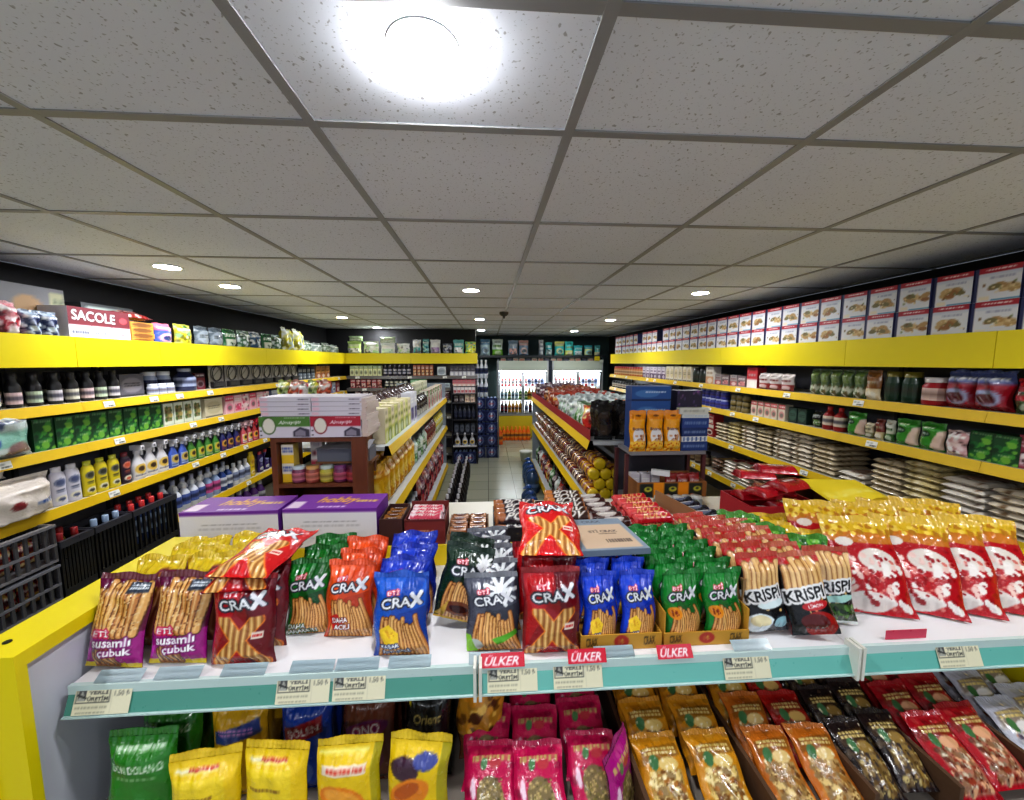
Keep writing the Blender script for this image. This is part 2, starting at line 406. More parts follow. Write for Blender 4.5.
# ================================================================== ceiling lights
ring = M(); ring.lathe([(.074, CZ), (.076, CZ - .004), (.07, CZ - .008), (.057, CZ - .006), (.057, CZ)], (235, 235, 232), 32)
dif = M(); dif.lathe([(.057, CZ - .004), (.056, CZ - .009), (.046, CZ - .014), (.025, CZ - .0165), (0.0005, CZ - .017)], (255, 255, 255), 28)
RG = ring.mesh('frame', PAINT); ring2 = M(); ring2.lathe([(.064, CZ), (.0645, CZ - .0012), (.0585, CZ - .0018), (.0585, CZ)], (240, 240, 240), 32); RG2 = ring2.mesh('frame', PAINT); DF = dif.mesh('diffuser', LAMP)
flat = M(); flat.lathe([(.057, CZ - .004), (.05, CZ - .0058), (.03, CZ - .0062), (0.0005, CZ - .0064)], (255, 255, 255), 28); DFF = flat.mesh('diffuser', LAMP)
LX = {-1: -1.85, 0: -.115, 1: 1.63}
lights = [(-1.85, 2.40, 'round ceiling downlight, frontmost of the row above the detergent wall'), (-1.87, 2.97, 'round ceiling downlight, second of the row above the detergent wall'), (-1.8, 4.93, 'round ceiling downlight, third of the row above the detergent wall'), (-1.77, 6.35, 'round ceiling downlight, last of the row above the detergent wall'),
          (-.11, .74, 'glaring round ceiling downlight straight above the snack display'), (-.125, 3.02, 'round ceiling downlight, second of the row over the central aisle'), (-.1, 5.03, 'round ceiling downlight, third of the row over the central aisle'), (-.11, 6.75, 'round ceiling downlight, last of the row over the central aisle'),
          (1.70, 3.02, 'round ceiling downlight, frontmost of the row above the rice wall'), (1.62, 5.02, 'round ceiling downlight, second of the row above the rice wall'), (1.55, 6.84, 'round ceiling downlight, last of the row above the rice wall'),
          (-1.85, .3, 'round ceiling downlight over the yellow end panel of the snack display'), (1.7, .5, 'round ceiling downlight over the big red bags'), (-.11, -1.1, 'round ceiling downlight behind the snack display'), (1.7, -1.1, 'round ceiling downlight by the entrance on the rice wall side'), (-1.85, -1.1, 'round ceiling downlight by the entrance on the detergent wall side')]
for x, y, l in lights: put(P('downlight', None, [('frame', RG2 if abs(x) < .2 and 0 < y < 1 else RG), ('diffuser', DF if abs(x) < .2 and 0 < y < 1 else DFF)]), l, (x, y, 0), group='ceiling downlights', cat='ceiling light')
m = M(); m.lathe([(.05, CZ), (.05, CZ - .02), (.035, CZ - .04), (.012, CZ - .05), (.012, CZ - .07), (0, CZ - .07)], (70, 70, 66), 16)
put(P('smoke_detector', m.mesh('smoke_detector', PLAS)), 'small dark ceiling detector between the downlights over the central aisle', (.184, 4.31, 0), cat='detector')

# ================================================================== wall shelving
YEL = (232, 212, 14); RAIL = (222, 184, 20)
plc = Cv(14, 8, (238, 238, 232), 1.8); plc.scrib(.4, .65, .6, .2, (120, 120, 120), 1); plc.scrib(.65, .3, .5, .3, (40, 40, 40), 2)
_pm = M(); _pm.box(-.032, .032, -.0015, 0, -.017, .017, (240, 240, 235), 0, plc); PLM = _pm.mesh('price_label', CARD)
def wall_unit(label, L, D, shelves, loc, rz, fascia=True, nlab=None, group='wall shelving units', ztop=1.713, fcuts=(), rail=None):
    RAIL = rail or (222, 184, 20)
    e = empty('wall_shelf_unit', label, 'shelving', loc, group); e.rotation_euler.z = R(rz)
    m = M(); m.box(0.004, L - .004, D - .02, D, .02, 1.72, (105, 105, 118)); part('back_panel', m, PAINT, e)
    for x in (.006, L - .026):
        m = M(); m.box(x, x + .02, D - .05, D - .021, .0, 1.74, (60, 60, 68)); part('upright', m, PAINT, e)
    for z in shelves:
        m = M(); m.box(.003, L - .003, .004, D - .052, z - .025, z, (196, 190, 172)); part('shelf', m, PAINT, e)
        m = M(); m.add([(.001, -.012, z - .048), (L - .001, -.012, z - .048), (L - .001, 0, z + .002), (.001, 0, z + .002)], [(0, 1, 2, 3)], lin(RAIL))
        m.box(.001, L - .001, .0, .0035, z - .05, z + .002, RAIL); r_ = part('price_rail', m, PAINT, e)
        x = rnd.uniform(.1, .3)
        while x < L - .06:
            o = link_part('price_label', PLM, r_); o.location = (x, -.0075, z - .024); o.rotation_euler.x = R(-13); x += rnd.choice([.3, .55, .8])
    if fascia:
        m = M(); cuts = [0] + list(fcuts) + [L]
        for a, c in zip(cuts, cuts[1:]): m.box(a + .0015, c - .0015, -.004, .014, 1.552, ztop, YEL)
        part('fascia', m, PAINT, e)
        m = M(); m.box(.003, L - .003, -.0 + .0145, D - .052, 1.68, 1.70, (180, 176, 160)); part('top_deck', m, PAINT, e)
    return e
ZL = [1.36, 1.135, .835, .5, .15]
for a, c, t in ((1.3, 2.2, 'first'), (2.2, 2.73, 'second'), (2.73, 3.97, 'third'), (3.97, 5.5, 'fourth'), (5.5, 6.09, 'fifth')):
    wall_unit('grey shelving bay with yellow fascia on the detergent wall, %s from the front' % t, c - a, .44, ZL if a > 2.5 else ZL[:3] + [.15], (-2.2, a, 0), 90)
for a, c, t in ((.75, 1.532, 'first'), (1.532, 2.23, 'second'), (2.23, 3.5, 'third'), (3.5, 5.0, 'fourth'), (5.0, 6.75, 'fifth')):
    wall_unit('grey shelving bay with yellow fascia on the rice wall, %s from the front' % t, c - a, .44, ZL, (2.2, c, 0), -90)
wall_unit('dark shelving bay with yellow fascia across the end behind the wooden cabinet', 2.04, .44, [1.36, 1.17, .97, .72, .4, .12], (-2.2, 6.1, 0), 0, fcuts=(1.0,), rail=(96, 92, 90))

# ================================================================== row helper
def row(ps, ys, z, x, rz, desc, ref, group, cat=None, jx=.004, jr=2, axis='y', s=1, name=None, y0=None):
    """ps: one kind or a list; ys positions along the shelf; every object gets its own place in words"""
    n = len(ys); out = []
    for i, y in enumerate(ys):
        p = ps[i % len(ps)] if isinstance(ps, (list, tuple)) else ps
        d = desc[i % len(desc)] if isinstance(desc, (list, tuple)) else desc
        lb = d if n == 1 else '%s, %s %s' % (d, ORD[i], ref)
        loc = (x + rnd.uniform(-jx, jx), y, z) if axis == 'y' else (y, x + rnd.uniform(-jx, jx), z)
        out.append(put(p, lb, loc, rz + rnd.uniform(-jr, jr), s=s, group=group, cat=cat, name=name))
    return out
def spread(a, b, n): return [a + (b - a) * (i + .5) / n for i in range(n)]
# ================================================================== the snack display in front
TEAL = (112, 184, 172)
D = empty('snack_display_stand', 'white topped display stand with teal price rail and yellow ends, full of snack bags', 'display stand', (0, .94, 0))
def dpart(nm, m, mats, lab=None, par=None):
    o = link_part(nm, m.mesh(nm, mats), par or D, lab)
    if not par: o.location = (0, -.94, 0)
    return o
MODS = [(-1.04, -.031, .78), (-.029, 1.019, .78), (1.021, 1.74, .78)]
card = Cv(60, 24, (226, 220, 190), 2.4, 3); card.rect(.03, .42, .62, .95, (90, 90, 84)); card.rect(.045, .46, .605, .91, (226, 220, 190))
card.rect(.06, .5, .2, .87, (80, 80, 80)); card.poly([(.06, .5), (.2, .5), (.13, .87)], (170, 170, 160)); card.line((.06, .7), (.2, .6), .07, (40, 40, 40))
card.text('YERLİ', .41, .79, .34, .16, (70, 70, 70)); card.text('ÜRETİM', .41, .58, .36, .18, (50, 50, 50)); card.text('1,50 ₺', .82, .72, .26, .22, (120, 118, 105))
card.scrib(.32, .27, .55, .1, (170, 165, 140), 3); card.scrib(.32, .1, .5, .08, (170, 165, 140), 4); card.rect(.66, .05, .665, .95, (190, 185, 160))
ulk = Cv(40, 14, (206, 22, 52), 3.2, 3); ulk.text('ÜLKER', .5, .5, .78, .66, (250, 240, 240), 0, .12)
cards = [(-.955, 0), (-.475, 0), (-.335, 0), (.06, 1), (.235, 1), (.705, 1), (1.335, 2)]
for k, (a, c, z) in enumerate(MODS):
    m = M(); m.box(a, c, .945, 1.45, z - .03, z, (240, 238, 240)); dpart('deck', m, PAINT)
    m = M(); m.add([(a, .918, z - .062), (c, .918, z - .062), (c, .94, z - .004), (a, .94, z - .004)], [(0, 1, 2, 3)], lin(TEAL if k else (84, 150, 134)))
    m.box(a, c, .934, .9445, z - .066, z + .003, (205, 225, 222)); m.box(a, c, .912, .934, z - .066, z - .0622, (190, 214, 210))
    rl = dpart('price_rail', m, PLAS)
    for x, q in cards:
        if q != k: continue
        cm_ = M(); u, v = np.meshgrid(np.linspace(0, 1, 60), np.linspace(0, 1, 24))
        Pm = np.stack([x - .066 + .132 * u, .9155 + .0212 * v, z - .06 + .056 * v], -1); cm_.grid(Pm, card.get(), False); dpart('price_card', cm_, CARD, par=rl)
for x in (-.03, 1.02):
    m = M()
    for d in (-.008, .006): m.box(x + d - .004, x + d + .004, .906, .95, .705, .80, (225, 225, 215))
    dpart('bracket_clip', m, PLAS)
for i, x in enumerate([-.93, -.79, -.63, -.46, -.345, -.21, -.0, .34, .73]):
    m = M(); u = .055; m.add([(x - u, .938, .784), (x + u, .938, .784), (x + u, .962, .80), (x - u, .962, .80)], [(0, 1, 2, 3), (3, 2, 1, 0)], lin((190, 208, 214))); dpart('tag_holder', m, PLAS)
for x, s_ in ((.035, 1), (.262, .9), (.505, .85)):
    m = M(); u, v = np.meshgrid(np.linspace(-1, 1, 40), np.linspace(0, 1, 14)); m.grid(np.stack([x + u * .058 * s_, .93 + .018 * v, .778 + .028 * v], -1), ulk.get(), False); dpart('brand_tag', m, PLAS, 'red tag with white lettering')
m = M(); m.box(1.14, 1.265, .955, .957, .783, .81, (210, 60, 90)); dpart('blank_tag', m, PLAS, 'plain pink-red tag')
# rear deck with its yellow edge
m = M(); m.box(-1.24, 1.74, 1.462, 1.97, .81, .84, (225, 220, 205)); dpart('rear_deck', m, PAINT)
m = M(); m.box(-1.24, 1.74, 1.45, 1.461, .78, .862, (236, 206, 20)); dpart('rear_price_rail', m, PAINT)
# body below
m = M(); m.box(-1.03, 1.74, 1.42, 1.449, .06, .749, (70, 66, 70)); m.box(-1.03, 1.74, 1.47, 1.95, .06, .8, (60, 58, 62)); dpart('core', m, PAINT)
m = M(); m.box(-1.03, 1.74, .72, 1.419, .385, .41, (150, 140, 130)); dpart('lower_shelf', m, PAINT)
m = M(); m.box(-1.03, 1.74, .76, 1.4, 0, .1, (60, 60, 62)); dpart('plinth', m, PAINT)
def endpanel(xi, xo, sgn):
    m = M(); a, c = min(xi, xo), max(xi, xo)
    m.box(a, c, .85, .872, 0, .93, YEL); m.box(a, c, .872, 1.44, .895, .93, YEL); m.box(a, c, 1.36, 1.44, 0, .895, YEL)
    m.box(a + .004 * sgn, a + .05, .842, .85, 0, .9, (228, 200, 14)) if sgn > 0 else None
    dpart('end_panel', m, PAINT)
    q = M(); t = .018; x = xi - t * sgn
    q.box(min(x, x - .03 * sgn), max(x, x - .03 * sgn), .8725, 1.3595, 0, .8945, (205, 206, 216) if sgn > 0 else YEL); dpart('panel_infill', q, PAINT)
endpanel(-1.05, -1.17, 1); endpanel(1.745, 1.86, -1)
m = M(); m.lathe([(.008, .9305), (.008, .9325), (0, .9325)], (30, 30, 25), 10, cx=-1.12, cy=.9); dpart('screw_hole', m, DARK)

# ------------------------------------------------------------------ snack bag artwork
STK = [(214, 150, 80), (226, 170, 98), (198, 130, 66)]
def crax(base, dark, kind, W=66, H=94):
    c = Cv(W, H, base, .7)
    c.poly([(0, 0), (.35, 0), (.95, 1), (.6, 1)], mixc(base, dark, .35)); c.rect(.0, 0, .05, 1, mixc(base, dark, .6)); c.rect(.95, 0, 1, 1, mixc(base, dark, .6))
    if kind == 'x':
        c.poly([(.62, 0), (.5, .35), (.62, .62), (.55, 1), (1, 1), (1, 0)], dark, .75)
        d = np.minimum(c.dist((.16, .04), (.76, .56)), c.dist((.84, .04), (.24, .56)))
        d = np.where(c.V > .6, 9, d); c.mask(d < .08, (236, 130, 40)); c.mask(d < .066, (206, 150, 82))
        c.mask((d < .066) & (np.sin(c.U * 62) > .45), (150, 92, 44)); c.mask((d < .066) & (np.sin(c.U * 62) < -.75), (240, 200, 130))
        c.rect(.7, .34, .86, .42, (236, 214, 200)); c.scrib(.78, .38, .14, .05, (200, 40, 40), 2)
        lv, lc = .75, (235, 235, 238)
    else:
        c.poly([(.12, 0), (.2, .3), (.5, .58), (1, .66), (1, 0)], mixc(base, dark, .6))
        c.sticks(13, .42, .7, .1, 1.02, .03, .5, STK, .045, 5)
        lv = .72
        if kind == 'cheese':
            c.poly([(.14, .36), (.34, .44), (.5, .33), (.48, .22), (.22, .2)], (248, 206, 40)); c.speck(6, [(225, 165, 20)], .012, .025, 3, (.2, .24, .45, .38)); c.text('KAŞAR', .32, .17, .34, .06, (255, 255, 255), .14, 0, (20, 40, 90), .01); c.text('PEYNİRLİ', .42, .09, .5, .065, (255, 255, 255), .14, 0, (20, 40, 90), .01)
        elif kind == 'hot':
            c.poly([(.1, .3), (.3, .36), (.42, .2), (.2, .12)], (200, 30, 24)); c.text('DAHA', .34, .27, .34, .065, (255, 255, 255), .1, 0, (110, 20, 10), .012); c.text('ACILI', .38, .18, .34, .065, (255, 255, 255), .1, 0, (110, 20, 10), .012)
        elif kind == 'spice':
            c.text('DAHA', .3, .15, .38, .07, (255, 255, 255), .06, 0, (20, 70, 20), .01); c.text('BAHARATLI', .4, .06, .66, .07, (255, 255, 255), .06, 0, (20, 70, 20), .01)
        elif kind == 'herb':
            c.poly([(.5, .2), (.95, .3), (.98, .24), (.6, .12)], (90, 170, 40)); c.ell(.2, .12, .13, .09, (190, 196, 190)); c.poly([(0, 0), (.22, 0), (.1, .25), (0, .25)], (130, 190, 40))
            for k in range(9): c.line((.68, .84), (.68 + .3 * math.cos(k * .7), .84 + .2 * math.sin(k * .7)), .05, (225, 228, 230))
        elif kind == 'dark':
            c.ell(.5, .2, .3, .1, (120, 60, 30)); c.ell(.5, .2, .2, .05, (60, 20, 12)); c.poly([(.0, .05), (.3, .3), (.2, .05)], (200, 160, 60)); c.rect(0, 0, 1, .03, (210, 170, 60))
            for k in range(9): c.line((.82, .86), (.82 + .16 * math.cos(k * .7), .86 + .1 * math.sin(k * .7)), .04, (235, 235, 235))
        elif kind == 'mini':
            c.ell(.24, .46, .17, .1, (240, 150, 40)); c.text('1₺', .24, .46, .16, .1, (140, 40, 10)); c.text('BAHARATLI', .5, .05, .7, .06, (255, 255, 255))
    c.text('ETİ', .36, lv + .115, .22, .06, (255, 235, 240), .1, 0, (196, 40, 60), .012)
    c.text('CRAX', .52, lv, .74, .125, (242, 242, 245), .12, .1, (46, 46, 60), .022)
    c.line((.72, lv - .05), (.86, lv + .11), .05, (242, 242, 245)); c.line((.86, lv - .03), (.7, lv + .1), .045, (225, 225, 232))
    return c
sus = Cv(66, 96, (150, 24, 120), .66)
sus.rect(0, 0, 1, .06, (214, 190, 40)); sus.rect(0, .06, 1, .42, (160, 26, 128)); sus.rect(.0, .42, 1, 1, (104, 22, 66)); sus.sticks(9, .5, 1.15, .12, .9, .4, .92, STK, .075, 4); sus.speck(150, [(238, 205, 150), (150, 90, 40)], .006, .014, 9, (.1, .42, .92, .95))
sus.sticks(5, .4, 1, .22, .62, .05, .24, [(150, 96, 44)], .07, 7); sus.poly([(0, .2), (.16, .24), (.1, .1), (0, .08)], (208, 70, 190)); sus.rect(.6, .86, .94, .97, (52, 62, 78)); sus.scrib(.77, .92, .28, .06, (230, 235, 240), 3, 2)
sus.text('ETİ', .34, .415, .3, .085, (255, 255, 255), .05, 0, (208, 40, 90), .022); sus.text('susamlı', .52, .31, .66, .1, (252, 250, 252), .06, .1, (120, 10, 96), .016); sus.text('çubuk', .6, .2, .54, .1, (252, 250, 252), .06, .1, (120, 10, 96), .016)
susy = Cv(30, 44, (226, 196, 36), .66); susy.rect(0, 0, 1, .62, (120, 26, 70)); susy.sticks(6, .5, 1.1, .1, .9, .05, .6, [(170, 110, 60)], .09, 4); susy.poly([(.5, .66), (1, .7), (1, .88), (.62, .9)], (110, 30, 60)); susy.speck(20, [(245, 225, 90), (190, 150, 20)], .02, .05, 4, (0, .66, 1, 1), .6)
def krispi(lo, acc, seed):
    c = Cv(60, 96, (22, 20, 22), .58); c.rect(0, .9, 1, 1, (190, 36, 34)); c.sticks(7, .5, .95, .12, 1, .5, .92, [(228, 186, 130), (216, 170, 110)], .085, seed, (150, 96, 50))
    c.ell(.5, .42, .8, .15, (22, 20, 22), .2); c.speck(26, [(230, 190, 120), (30, 24, 22)], .015, .03, seed, (.3, .3, .95, .46))
    if lo == 'white': c.ell(.3, .14, .32, .14, (232, 240, 244)); c.ell(.3, .18, .22, .08, (240, 226, 180)); c.ell(.8, .12, .26, .13, (40, 44, 52)); c.ell(.8, .14, .2, .08, (150, 190, 200)); c.ell(.62, .4, .34, .06, (225, 238, 240), .12)
    elif lo == 'red': c.ell(.62, .14, .36, .17, (156, 28, 24)); c.ell(.5, .18, .3, .1, (90, 20, 18)); c.ell(.62, .38, .3, .06, (190, 40, 46), .12); c.text('LİMON', .62, .38, .34, .05, (250, 240, 240), .1)
    else: c.ell(.6, .16, .5, .14, (58, 84, 42)); c.speck(40, [(90, 130, 60), (30, 50, 24)], .02, .04, seed, (.2, .06, .95, .26)); c.rect(0, 0, 1, .04, (225, 230, 225)); c.ell(.6, .36, .42, .05, (170, 215, 205), .1)
    c.text('KRISPI', .48, .52, .86, .15, (14, 12, 14), .14, .1, (238, 236, 236), .03); return c
redbig = Cv(60, 90, (178, 18, 30), .75)
redbig.rect(0, .82, 1, 1, (216, 176, 40)); redbig.ell(.5, .8, .6, .07, (200, 120, 40)); redbig.ell(.62, .56, .26, .12, (228, 216, 206)); redbig.speck(70, [(240, 232, 226), (214, 120, 110), (236, 200, 190)], .012, .05, 6, (.15, .04, .92, .6)); redbig.ell(.4, .12, .3, .1, (224, 214, 208)); redbig.speck(40, [(150, 8, 20)], .01, .03, 8, (.1, .05, .95, .7)); redbig.ell(.25, .74, .12, .05, (235, 225, 215)); redbig.speck(30, [(240, 208, 90), (180, 120, 30)], .015, .04, 5, (0, .83, 1, 1))

BP = bag('stick_snack_bag', .15, .232, .05, sus, (150, 24, 120), 1)
BPY = bag('stick_snack_bag', .15, .232, .055, susy, (206, 176, 30), 2, wr=2)
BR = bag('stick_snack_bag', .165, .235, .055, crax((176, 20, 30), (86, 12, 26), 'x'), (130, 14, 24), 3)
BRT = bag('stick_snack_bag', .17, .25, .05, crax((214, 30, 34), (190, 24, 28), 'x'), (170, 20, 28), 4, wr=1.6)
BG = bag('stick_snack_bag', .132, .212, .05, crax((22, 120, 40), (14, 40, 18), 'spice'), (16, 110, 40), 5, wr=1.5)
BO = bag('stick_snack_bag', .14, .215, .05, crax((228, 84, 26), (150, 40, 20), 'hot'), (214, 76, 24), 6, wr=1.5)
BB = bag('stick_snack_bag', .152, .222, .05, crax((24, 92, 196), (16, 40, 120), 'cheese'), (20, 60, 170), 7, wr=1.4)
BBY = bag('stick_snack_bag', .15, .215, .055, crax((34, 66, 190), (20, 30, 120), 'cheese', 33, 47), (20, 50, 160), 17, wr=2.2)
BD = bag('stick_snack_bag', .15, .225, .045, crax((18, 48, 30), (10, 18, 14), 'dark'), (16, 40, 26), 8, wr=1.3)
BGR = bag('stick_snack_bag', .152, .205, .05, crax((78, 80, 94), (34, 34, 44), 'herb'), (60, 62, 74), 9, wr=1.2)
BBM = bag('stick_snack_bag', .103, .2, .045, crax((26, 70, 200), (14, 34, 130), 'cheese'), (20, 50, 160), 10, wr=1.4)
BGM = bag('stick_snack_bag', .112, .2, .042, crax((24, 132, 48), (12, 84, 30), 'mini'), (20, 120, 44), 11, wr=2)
KA = bag('stick_snack_bag', .125, .225, .045, krispi('white', 0, 3), (170, 34, 34), 12)
KB = bag('stick_snack_bag', .125, .225, .045, krispi('red', 0, 4), (170, 34, 34), 13)
KC = bag('stick_snack_bag', .125, .225, .045, krispi('green', 0, 5), (40, 110, 40), 14)
kct = krispi('green', 0, 6); kct.rect(0, .86, 1, 1, (60, 140, 40)); kct.speck(14, [(120, 190, 70), (30, 90, 30)], .02, .05, 3, (0, .87, 1, 1)); KCT = bag('stick_snack_bag', .125, .225, .05, kct, (56, 140, 40), 15, wr=2)
RB = bag('large_snack_bag', .205, .31, .055, redbig, (170, 20, 30), 16, wr=1.3)
yt = Cv(30, 44, (222, 186, 34), .7); yt.rect(0, 0, 1, .6, (150, 20, 30)); yt.speck(24, [(246, 222, 80), (186, 140, 20), (150, 60, 120)], .02, .06, 4, (0, .62, 1, 1), .7); yt.speck(20, [(220, 150, 120), (230, 220, 210)], .02, .05, 5, (.1, .1, .9, .55))
YB = bag('large_snack_bag', .16, .24, .06, yt, (206, 170, 30), 18, wr=2)
ORDB = ['frontmost'] + ['%s from the front' % o for o in ORD[1:]]
def column(p, x, y, n, dy, desc, grp, tilt=14, yaw=0, roll=0, dx=0, behind=None, z=.7815, dtilt=2.5, dz=0.0, wob=3):
    for i in range(n):
        rl_ = roll + (rnd.uniform(-wob, wob) * .4 if i else 0)
        q = p if i == 0 or behind is None else behind
        put(q, '%s, %s' % (desc if i == 0 or behind is None else desc, ORDB[i]) if n > 1 else desc, (x + dx * i + (rnd.uniform(-.008, .008) if i else 0), y + dy * i, z + dz * i + abs(math.sin(R(rl_))) * .112), yaw + (rnd.uniform(-wob, wob) if i else 0), -tilt - dtilt * i + (rnd.uniform(-wob, wob) * .3 if i else 0), rl_, group=grp, s=(1 if i == 0 else rnd.uniform(.97, 1.03)))
G1 = 'snack bags standing in columns on the upper deck'
column(BP, -.985, .99, 4, .08, 'purple sesame stick bag beside the yellow end panel', G1, 15, -4, 2, behind=BPY, dtilt=9, wob=10)
column(BP, -.83, .995, 4, .08, 'purple sesame stick bag touching the red X bags', G1, 15, -2, 1, behind=BPY, dtilt=9, wob=10)
column(BR, -.653, .985, 2, .06, 'dark red stick bag with X window next to purple bags', G1, 9, 0, 0)
put(BR, 'dark red stick bag lying on the standing red bags, lower of the two', (-.668, .99, .98), 3, -86, 0, group=G1)
put(BRT, 'bright red stick bag lying on the standing red bags, upper of the two', (-.665, 1.0, 1.012), -6, -85, 0, group=G1)
column(BG, -.535, 1.09, 3, .075, 'green spicy stick bag between red and orange bags', G1, 14, 3)
column(BO, -.412, 1.07, 3, .075, 'orange hot stick bag between green and blue bags', G1, 13, -3)
column(BB, -.243, .988, 1, .07, 'bright blue cheese stick bag alone in front between orange and black bags', G1, 10, -2)
column(BBY, -.255, 1.08, 3, .075, 'crumpled blue stick bag behind the bright blue cheese bag', G1, 16)
column(BD, -.1, 1.085, 2, .07, 'dark green stick bag tilted sideways between blue and grey bags', G1, 12, -4, 13)
column(BGR, .012, .985, 5, .075, 'grey herb stick bag between dark green and red bags', G1, 14, -3, -2)
column(BR, .172, .972, 3, .07, 'dark red X bag standing beside the blue tray', G1, 7, 0)
put(BRT, 'bright red X bag lying over the standing red bags beside the blue tray', (.185, 1.05, 1.018), -4, -78, 0, s=1.12, group=G1)

def tray(name, label, x0, x1, y0, y1, z0, lip, col, frontcv=None, back=None, side=None, t=.004, grp='cardboard trays', cat='tray'):
    e = empty(name, label, cat, ((x0 + x1) / 2, y0, z0), grp); X = (x1 - x0) / 2; Y = y1 - y0
    m = M(); m.box(-X, X, 0, Y, 0, t, col); part('base', m, CARD, e)
    m = M(); m.box(-X, X, 0, t, t, lip, col, 0, frontcv); part('front_lip', m, CARD, e)
    m = M(); m.box(-X, X, Y - t, Y, t, back or lip, col); part('back_wall', m, CARD, e)
    for sx in (-1, 1):
        m = M(); a = sx * X; m.box(min(a, a - sx * t), max(a, a - sx * t), t, Y - t, t, side or lip, col); part('side_wall', m, CARD, e)
    return e
def lipcv(base, dk, seed, red=True):
    c = Cv(70, 14, base, 5.5, 3); c.text('CRAX', .14, .5, .14, .6, dk, .05); c.text('CRAX', .84, .5, .14, .6, dk, .05)
    if red: c.ell(.5, .5, .09, .42, (170, 40, 30)); c.text('1₺', .5, .5, .07, .4, base)
    return c
OCH = (196, 146, 52)
tray('display_tray', 'ochre cardboard display tray holding two small blue stick bags', .252, .482, .968, 1.36, .7815, .045, OCH, lipcv(OCH, (50, 36, 16), 1))
for i in range(4):
    for k, x in enumerate((.315, .425)): put(BBM, 'small blue stick bag in the ochre tray, %s, %s from the front' % (('grey bag side', 'green tray side')[k], ORD[i]), (x, .992 + .085 * i, .7865), rnd.uniform(-3, 3), -9 if i == 0 else -4, group='small blue bags in the tray')
lc = Cv(56, 60, (130, 146, 162), .95, 3); lc.rect(.14, .05, .92, .78, (206, 178, 150)); lc.text('CRAX', .5, .89, .3, .08, (60, 66, 80)); lc.text('ETİ CRAX', .56, .56, .42, .1, (70, 56, 48)); lc.scrib(.6, .47, .25, .05, (90, 70, 60), 3); lc.rect(.5, .2, .86, .3, (90, 74, 64))
for k in range(8): lc.rect(.52 + k * .042, .2, .535 + k * .042, .3, (206, 178, 150))
m = M(); m.box(-.115, .115, 0, .27, 0, .006, (120, 136, 152), 0, None, lc); q = M(); q.box(-.115, .115, -.004, -.0005, -.012, .006, (110, 124, 140))
put(P('printed_carton', m.mesh('printed_carton', CARD), [('folded_edge', q.mesh('folded_edge', CARD))]), 'grey-blue carton lid with peach label lying over the small blue bags', (.385, 1.1, 1.0), 2, -4, 0, cat='carton')
tray('display_tray', 'ochre cardboard display tray packed with small green stick bags', .49, .738, .97, 1.38, .7815, .04, OCH, lipcv(OCH, (50, 36, 16), 2), side=.1)
for i in range(6):
    for k, x in enumerate((.553, .676)): put(BGM, 'small green stick bag in the ochre tray %s, %s from the front' % (('on the blue bag side', 'on the divider side')[k], ORD[i]), (x, .992 + .058 * i, .7865), rnd.uniform(-6, 6), -6 - i, rnd.uniform(-3, 3), group='small green bags in the tray')
m = M(); m.box(-.004, .004, 0, .42, 0, .16, (160, 124, 84)); put(P('cardboard_divider', m.mesh('cardboard_divider', CARD)), 'brown cardboard divider between the green bags and the black-and-cream bags', (.752, 1.02, .782), cat='divider')
column(KA, .815, 1.0, 7, .055, 'black and cream stick bag with white bowl picture', G1, 13, -4, -5, dtilt=4)
column(KB, .935, .965, 7, .055, 'black and cream stick bag with dark red picture', G1, 22, -14, -10, dtilt=3.5)
column(KC, 1.05, 1.03, 2, .06, 'black and cream stick bag with green herb picture', G1, 13, -16, -3, behind=KCT)
column(KCT, 1.0, 1.18, 4, .055, 'green topped stick bag behind the green herb bags', G1, 24, -8, dtilt=5)
G2 = 'large red and yellow snack bags'
column(RB, 1.23, 1.055, 2, .16, 'large red bag with yellow top next to the black-and-cream bags', G2, 36, -20, -2, dtilt=0, wob=1)
column(RB, 1.38, 1.05, 2, .16, 'large red bag with yellow top, second large column', G2, 36, -32, -2, dtilt=0, wob=1)
column(RB, 1.505, 1.05, 2, .16, 'large red bag with yellow top, third large column', G2, 36, -32, -2, z=.7815, dtilt=0, wob=1)
column(RB, 1.63, 1.05, 2, .16, 'large red bag with yellow top, outermost large column', G2, 36, -32, -2, z=.7815, dtilt=0, wob=1)
column(YB, 1.125, 1.13, 3, .085, 'yellow topped red bag between green topped bags and large red bags', G2, 36, -12, z=.7815, dtilt=4)

# ------------------------------------------------------------------ rear deck goods
ZR = .842
hf = Cv(60, 34, (222, 218, 222), 2.2, 2); hf.rect(0, .9, 1, 1, (112, 40, 150)); hf.scrib(.5, .66, .55, .06, (170, 165, 170), 2); hf.scrib(.5, .56, .62, .06, (170, 165, 170), 3); hf.scrib(.5, .34, .12, .05, (120, 110, 115), 4); hf.rect(0, .25, 1, .262, (196, 190, 194))
ht = Cv(60, 30, (120, 44, 156), 2, 3); ht.text('hobby', .5, .55, .42, .5, (236, 180, 60), 0, .1); ht.rect(.02, .1, .16, .5, (225, 205, 225)); ht.scrib(.82, .5, .24, .2, (226, 190, 90), 3); ht.scrib(.5, .15, .3, .12, (230, 210, 235), 5)
HB = carton('carton', .365, .17, .158, hf, (112, 40, 150), ht)
put(HB, 'white and purple bar carton nearer the yellow end panel', (-1.01, 1.5, ZR), 1, group='purple topped cartons', cat='carton')
put(HB, 'white and purple bar carton beside the brown bar box', (-.63, 1.505, ZR), -1, group='purple topped cartons', cat='carton')
BARS = {}
